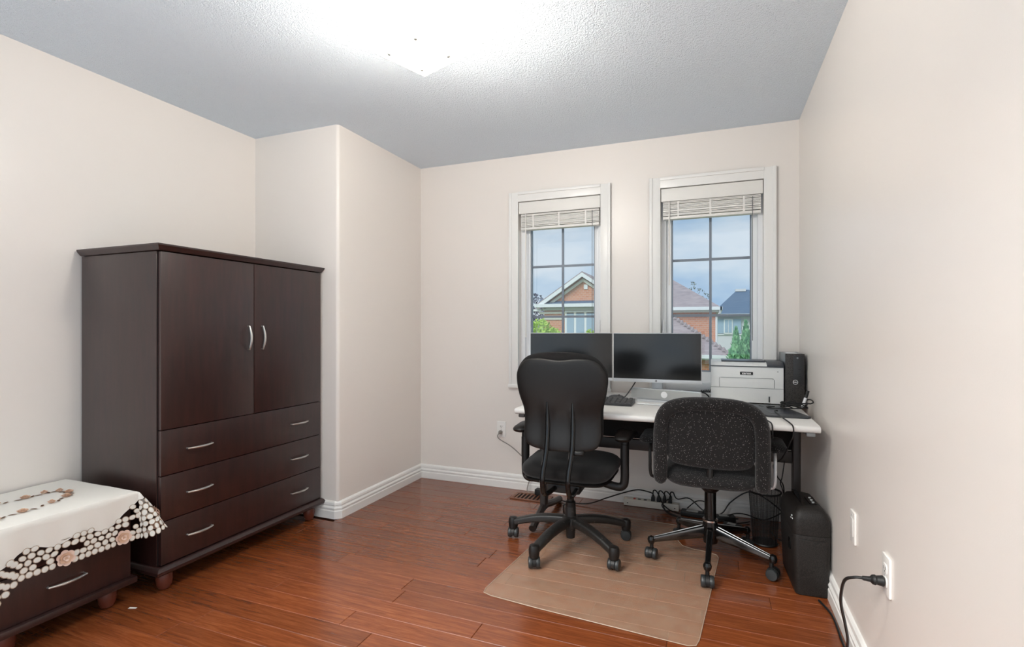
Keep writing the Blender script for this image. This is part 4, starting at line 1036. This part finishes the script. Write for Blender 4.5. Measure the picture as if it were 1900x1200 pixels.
slope(gz0, gz1, 29.3, 33.2, .07, 'gable_roof', 'shingle_brown', .12)
slope(gz0 - .24, gz1 - .24, 29.28, 29.42, .24, 'rake_board', 'fascia_white', .12)
slope(gz0 - .50, gz1 - .50, 29.55, 29.70, .18, 'rake_moulding', 'frieze_cream', -.25)
MB().prism([(30, 2.92), (29.35, 2.60), (29.35, 2.54), (30, 2.54)], gL - .1, gR_ + .1, YZ).build('pent_roof', 'shingle_blue', hs_, world=True, smooth=0)
HB('pent_gutter', 'fascia_white', (gL - .25, gR_ + .25, 29.2, 29.36, 2.40, 2.60))
HB('frieze', 'frieze_cream', (gL + .15, gR_ - .15, 29.55, 30.05, 2.22, 2.40))
HB('bay_wall', 'brick', (gL + .22, gR_ - .22, 29.72, 30.1, GZ, 2.22))
HB('stone_band', 'frieze_cream', (gL + .16, -8.3, 29.66, 29.74, 1.66, 1.80))
HB('side_gutter', 'fascia_white', (-10.35, gL + .1, 29.5, 29.7, 2.18, 2.30))
HB('gable_vent', 'fascia_white', (-7.12, -6.90, 29.66, 29.73, 3.46, 3.72))
wn = HB('window', 'fascia_white', (-8.28, -5.75, 29.64, 29.74, .70, 2.20))
for a, b in ((-8.15, -7.72), (-7.58, -7.10), (-6.96, -6.48), (-6.34, -5.88)):
    HB('pane', 'house_glass', (a, b, 29.62, 29.66, .82, 2.08), parent=wn)
# porch wing nearer to us
MB().add([(-3.6, 24.8, -.05), (.67, 24.8, -.05), (.67, 30, -.05), (-3.6, 30, -.05), (-3.6, 27.5, 1.75), (-2.03, 27.5, 1.75), (-2.03, 30, 1.75), (-3.6, 30, 1.75)],
         [(0, 1, 5, 4), (1, 2, 6, 5), (4, 5, 6, 7), (3, 2, 1, 0), (0, 4, 7, 3), (2, 3, 7, 6)]).build('wing_roof', 'shingle_brown', hs_, world=True, smooth=0)
for k in range(15):
    t = .05 + 2.6 * k / 15
    MB().add([(.67 - t - .13, 24.8 + t - .02, .66 * t - .03), (.67 - t + .10, 24.8 + t - .10, .66 * t - .03), (.67 - t + .06, 24.8 + t + .16, .66 * t + .03), (.67 - t - .10, 24.8 + t + .14, .66 * t + .14), (.67 - t, 24.8 + t - .10, .66 * t + .09), (.67 - t - .02, 24.8 + t + .12, .66 * t + .17)],
             [(0, 1, 4), (0, 4, 5, 3), (1, 2, 5, 4), (0, 3, 2, 1), (3, 5, 2)]).build('hip_cap', 'shingle_brown', hs_, world=True, smooth=0)
HB('wing_gutter', 'fascia_white', (-3.6, .75, 24.66, 24.82, -.20, -.04))
HB('wing_soffit', 'frieze_cream', (-3.6, .6, 24.82, 25.3, -.28, -.18))
HB('wing_wall', 'brick', (-3.5, .3, 25.2, 29.9, GZ, -.2))
# blue-roofed house
hc = thing('pale_house', 'pale house with a blue-grey hip roof beyond the cedars', 'house', (4.5, 52, GZ))
MB().box(.22, 4.7, 48.3, 52.3, GZ, 2.3).build('wall', 'siding_pale', hc, world=True, smooth=0)
hip(MB(), -.25, 5.0, 47.7, 52.6, 2.35, 1.02, 2.15).build('roof', 'shingle_blue', hc, world=True, smooth=0)
MB().box(-.3, 5.05, 47.6, 47.8, 2.18, 2.38).build('gutter', 'fascia_white', hc, world=True)
MB().box(1.75, 2.6, 49.6, 50.6, 4.4, 4.62).build('roof_vent', 'siding_pale', hc, world=True)
MB().box(.22, 2.15, 48.15, 48.31, .70, 1.92).build('shutter_panel', 'house_glass', hc, world=True)
wn = MB().box(.78, 1.50, 48.08, 48.2, .66, 1.96).build('window', 'fascia_white', hc, world=True)
for a, b in ((.87, 1.10), (1.16, 1.41)): MB().box(a, b, 48.04, 48.1, .78, 1.86).build('pane', 'house_glass', wn)
MB().box(.22, 4.6, 48.2, 48.31, .55, .66).build('band', 'fascia_white', hc, world=True)
# trees
def leaves(center, rad, cnt, size, seed, shape='ball', hollow=.5):
    rg = random.Random(seed); mb = MB()
    for k in range(cnt):
        if shape == 'ball':
            while True:
                p = Vector((rg.uniform(-1, 1), rg.uniform(-1, 1), rg.uniform(-1, 1)))
                if hollow < p.length < 1: break
            lump = 1 + .18 * math.sin(p.x * 5 + seed) * math.cos(p.z * 6 + seed)
            q = Vector((p.x * rad[0], p.y * rad[1], p.z * rad[2])) * lump
        else:
            h_ = rg.random() ** .8; a = rg.uniform(0, 2 * PI); r_ = (1 - h_ ** 2.2) * rg.uniform(.6, 1.15) * (1 + .15 * math.sin(a * 5 + h_ * 23)) + .02
            q = Vector((math.cos(a) * r_ * rad[0], math.sin(a) * r_ * rad[1], h_ * rad[2]))
        q += Vector(center)
        u = Vector((rg.gauss(0, 1), rg.gauss(0, 1), rg.gauss(0, 1))).normalized(); v = u.orthogonal().normalized()
        s = size * rg.uniform(.6, 1.3)
        if shape != 'ball': u = Vector((rg.gauss(0, .3), rg.gauss(0, .3), 1)).normalized(); v = u.orthogonal().normalized(); v.rotate(Matrix.Rotation(rg.uniform(0, 6), 3, u)); u = u * 1.8
        mb.add([q - u * s, q - v * s * .5, q + u * s, q + v * s * .5], [(0, 1, 2, 3)])
    return mb
def tree(name, label, base, crown, rad, cnt, size, m, seed, trunk_r=.12, hollow=.5, shape='ball', grp=None):
    root = thing(name, label, 'tree', base, group=grp)
    MB().tube([base, ((base[0] + crown[0]) / 2, (base[1] + crown[1]) / 2, (base[2] + crown[2]) / 2), crown], [trunk_r, trunk_r * .8, trunk_r * .3], 8).build('trunk', 'bark', root, world=True)
    fo = leaves(crown, rad, cnt, size, seed, shape, hollow).build('foliage', m, root, world=True, recalc=False, smooth=0)
    fo['kind'] = 'stuff'
    return root
tree('plum_tree', 'dark grey-purple tree behind the left end of the brick house', (-12.6, 37, GZ), (-12.6, 37, 1.2), (1.5, 1.4, 2.6), 1800, .12, 'leaf_plum', 2)
tree('lime_tree', 'bright lime-green leafy tree before the brick house', (-7.25, 22, GZ), (-7.25, 22, .55), (1.0, .9, 1.0), 1500, .09, 'leaf_lime', 5)
tree('lime_sapling', 'small green sapling top under the gable window', (-5.0, 22, GZ), (-5.0, 22, .85), (.22, .22, .28), 120, .07, 'leaf_lime', 9, .03)
tree('sparse_tree', 'thin grey-leaved treetop showing above the brown roof', (-1.6, 41, GZ), (-1.6, 41, 2.9), (1.3, 1.2, 1.6), 420, .10, 'leaf_grey', 4, .1, .6)
for i, (x, yv, zt, r_, lab) in enumerate(((.76, 20.9, 1.14, .42, 'shorter narrow green cedar nearest the brick house'), (1.17, 22.4, 1.40, .44, 'tallest narrow green cedar in the row of three'), (1.50, 24.0, 1.26, .46, 'narrow green cedar at the far right of the row'))):
    root = thing('cedar', lab, 'tree', (x, yv, GZ), group='row of cedars')
    MB().tube([(x, yv, GZ), (x, yv, zt - .3)], [.09, .02], 8).build('trunk', 'bark', root, world=True)
    fo = leaves((x, yv, GZ + .2), (r_, r_, zt - GZ - .2), 2600, .07, 20 + i, 'cone').build('foliage', 'leaf_cedar', root, world=True, recalc=False, smooth=0); fo['kind'] = 'stuff'
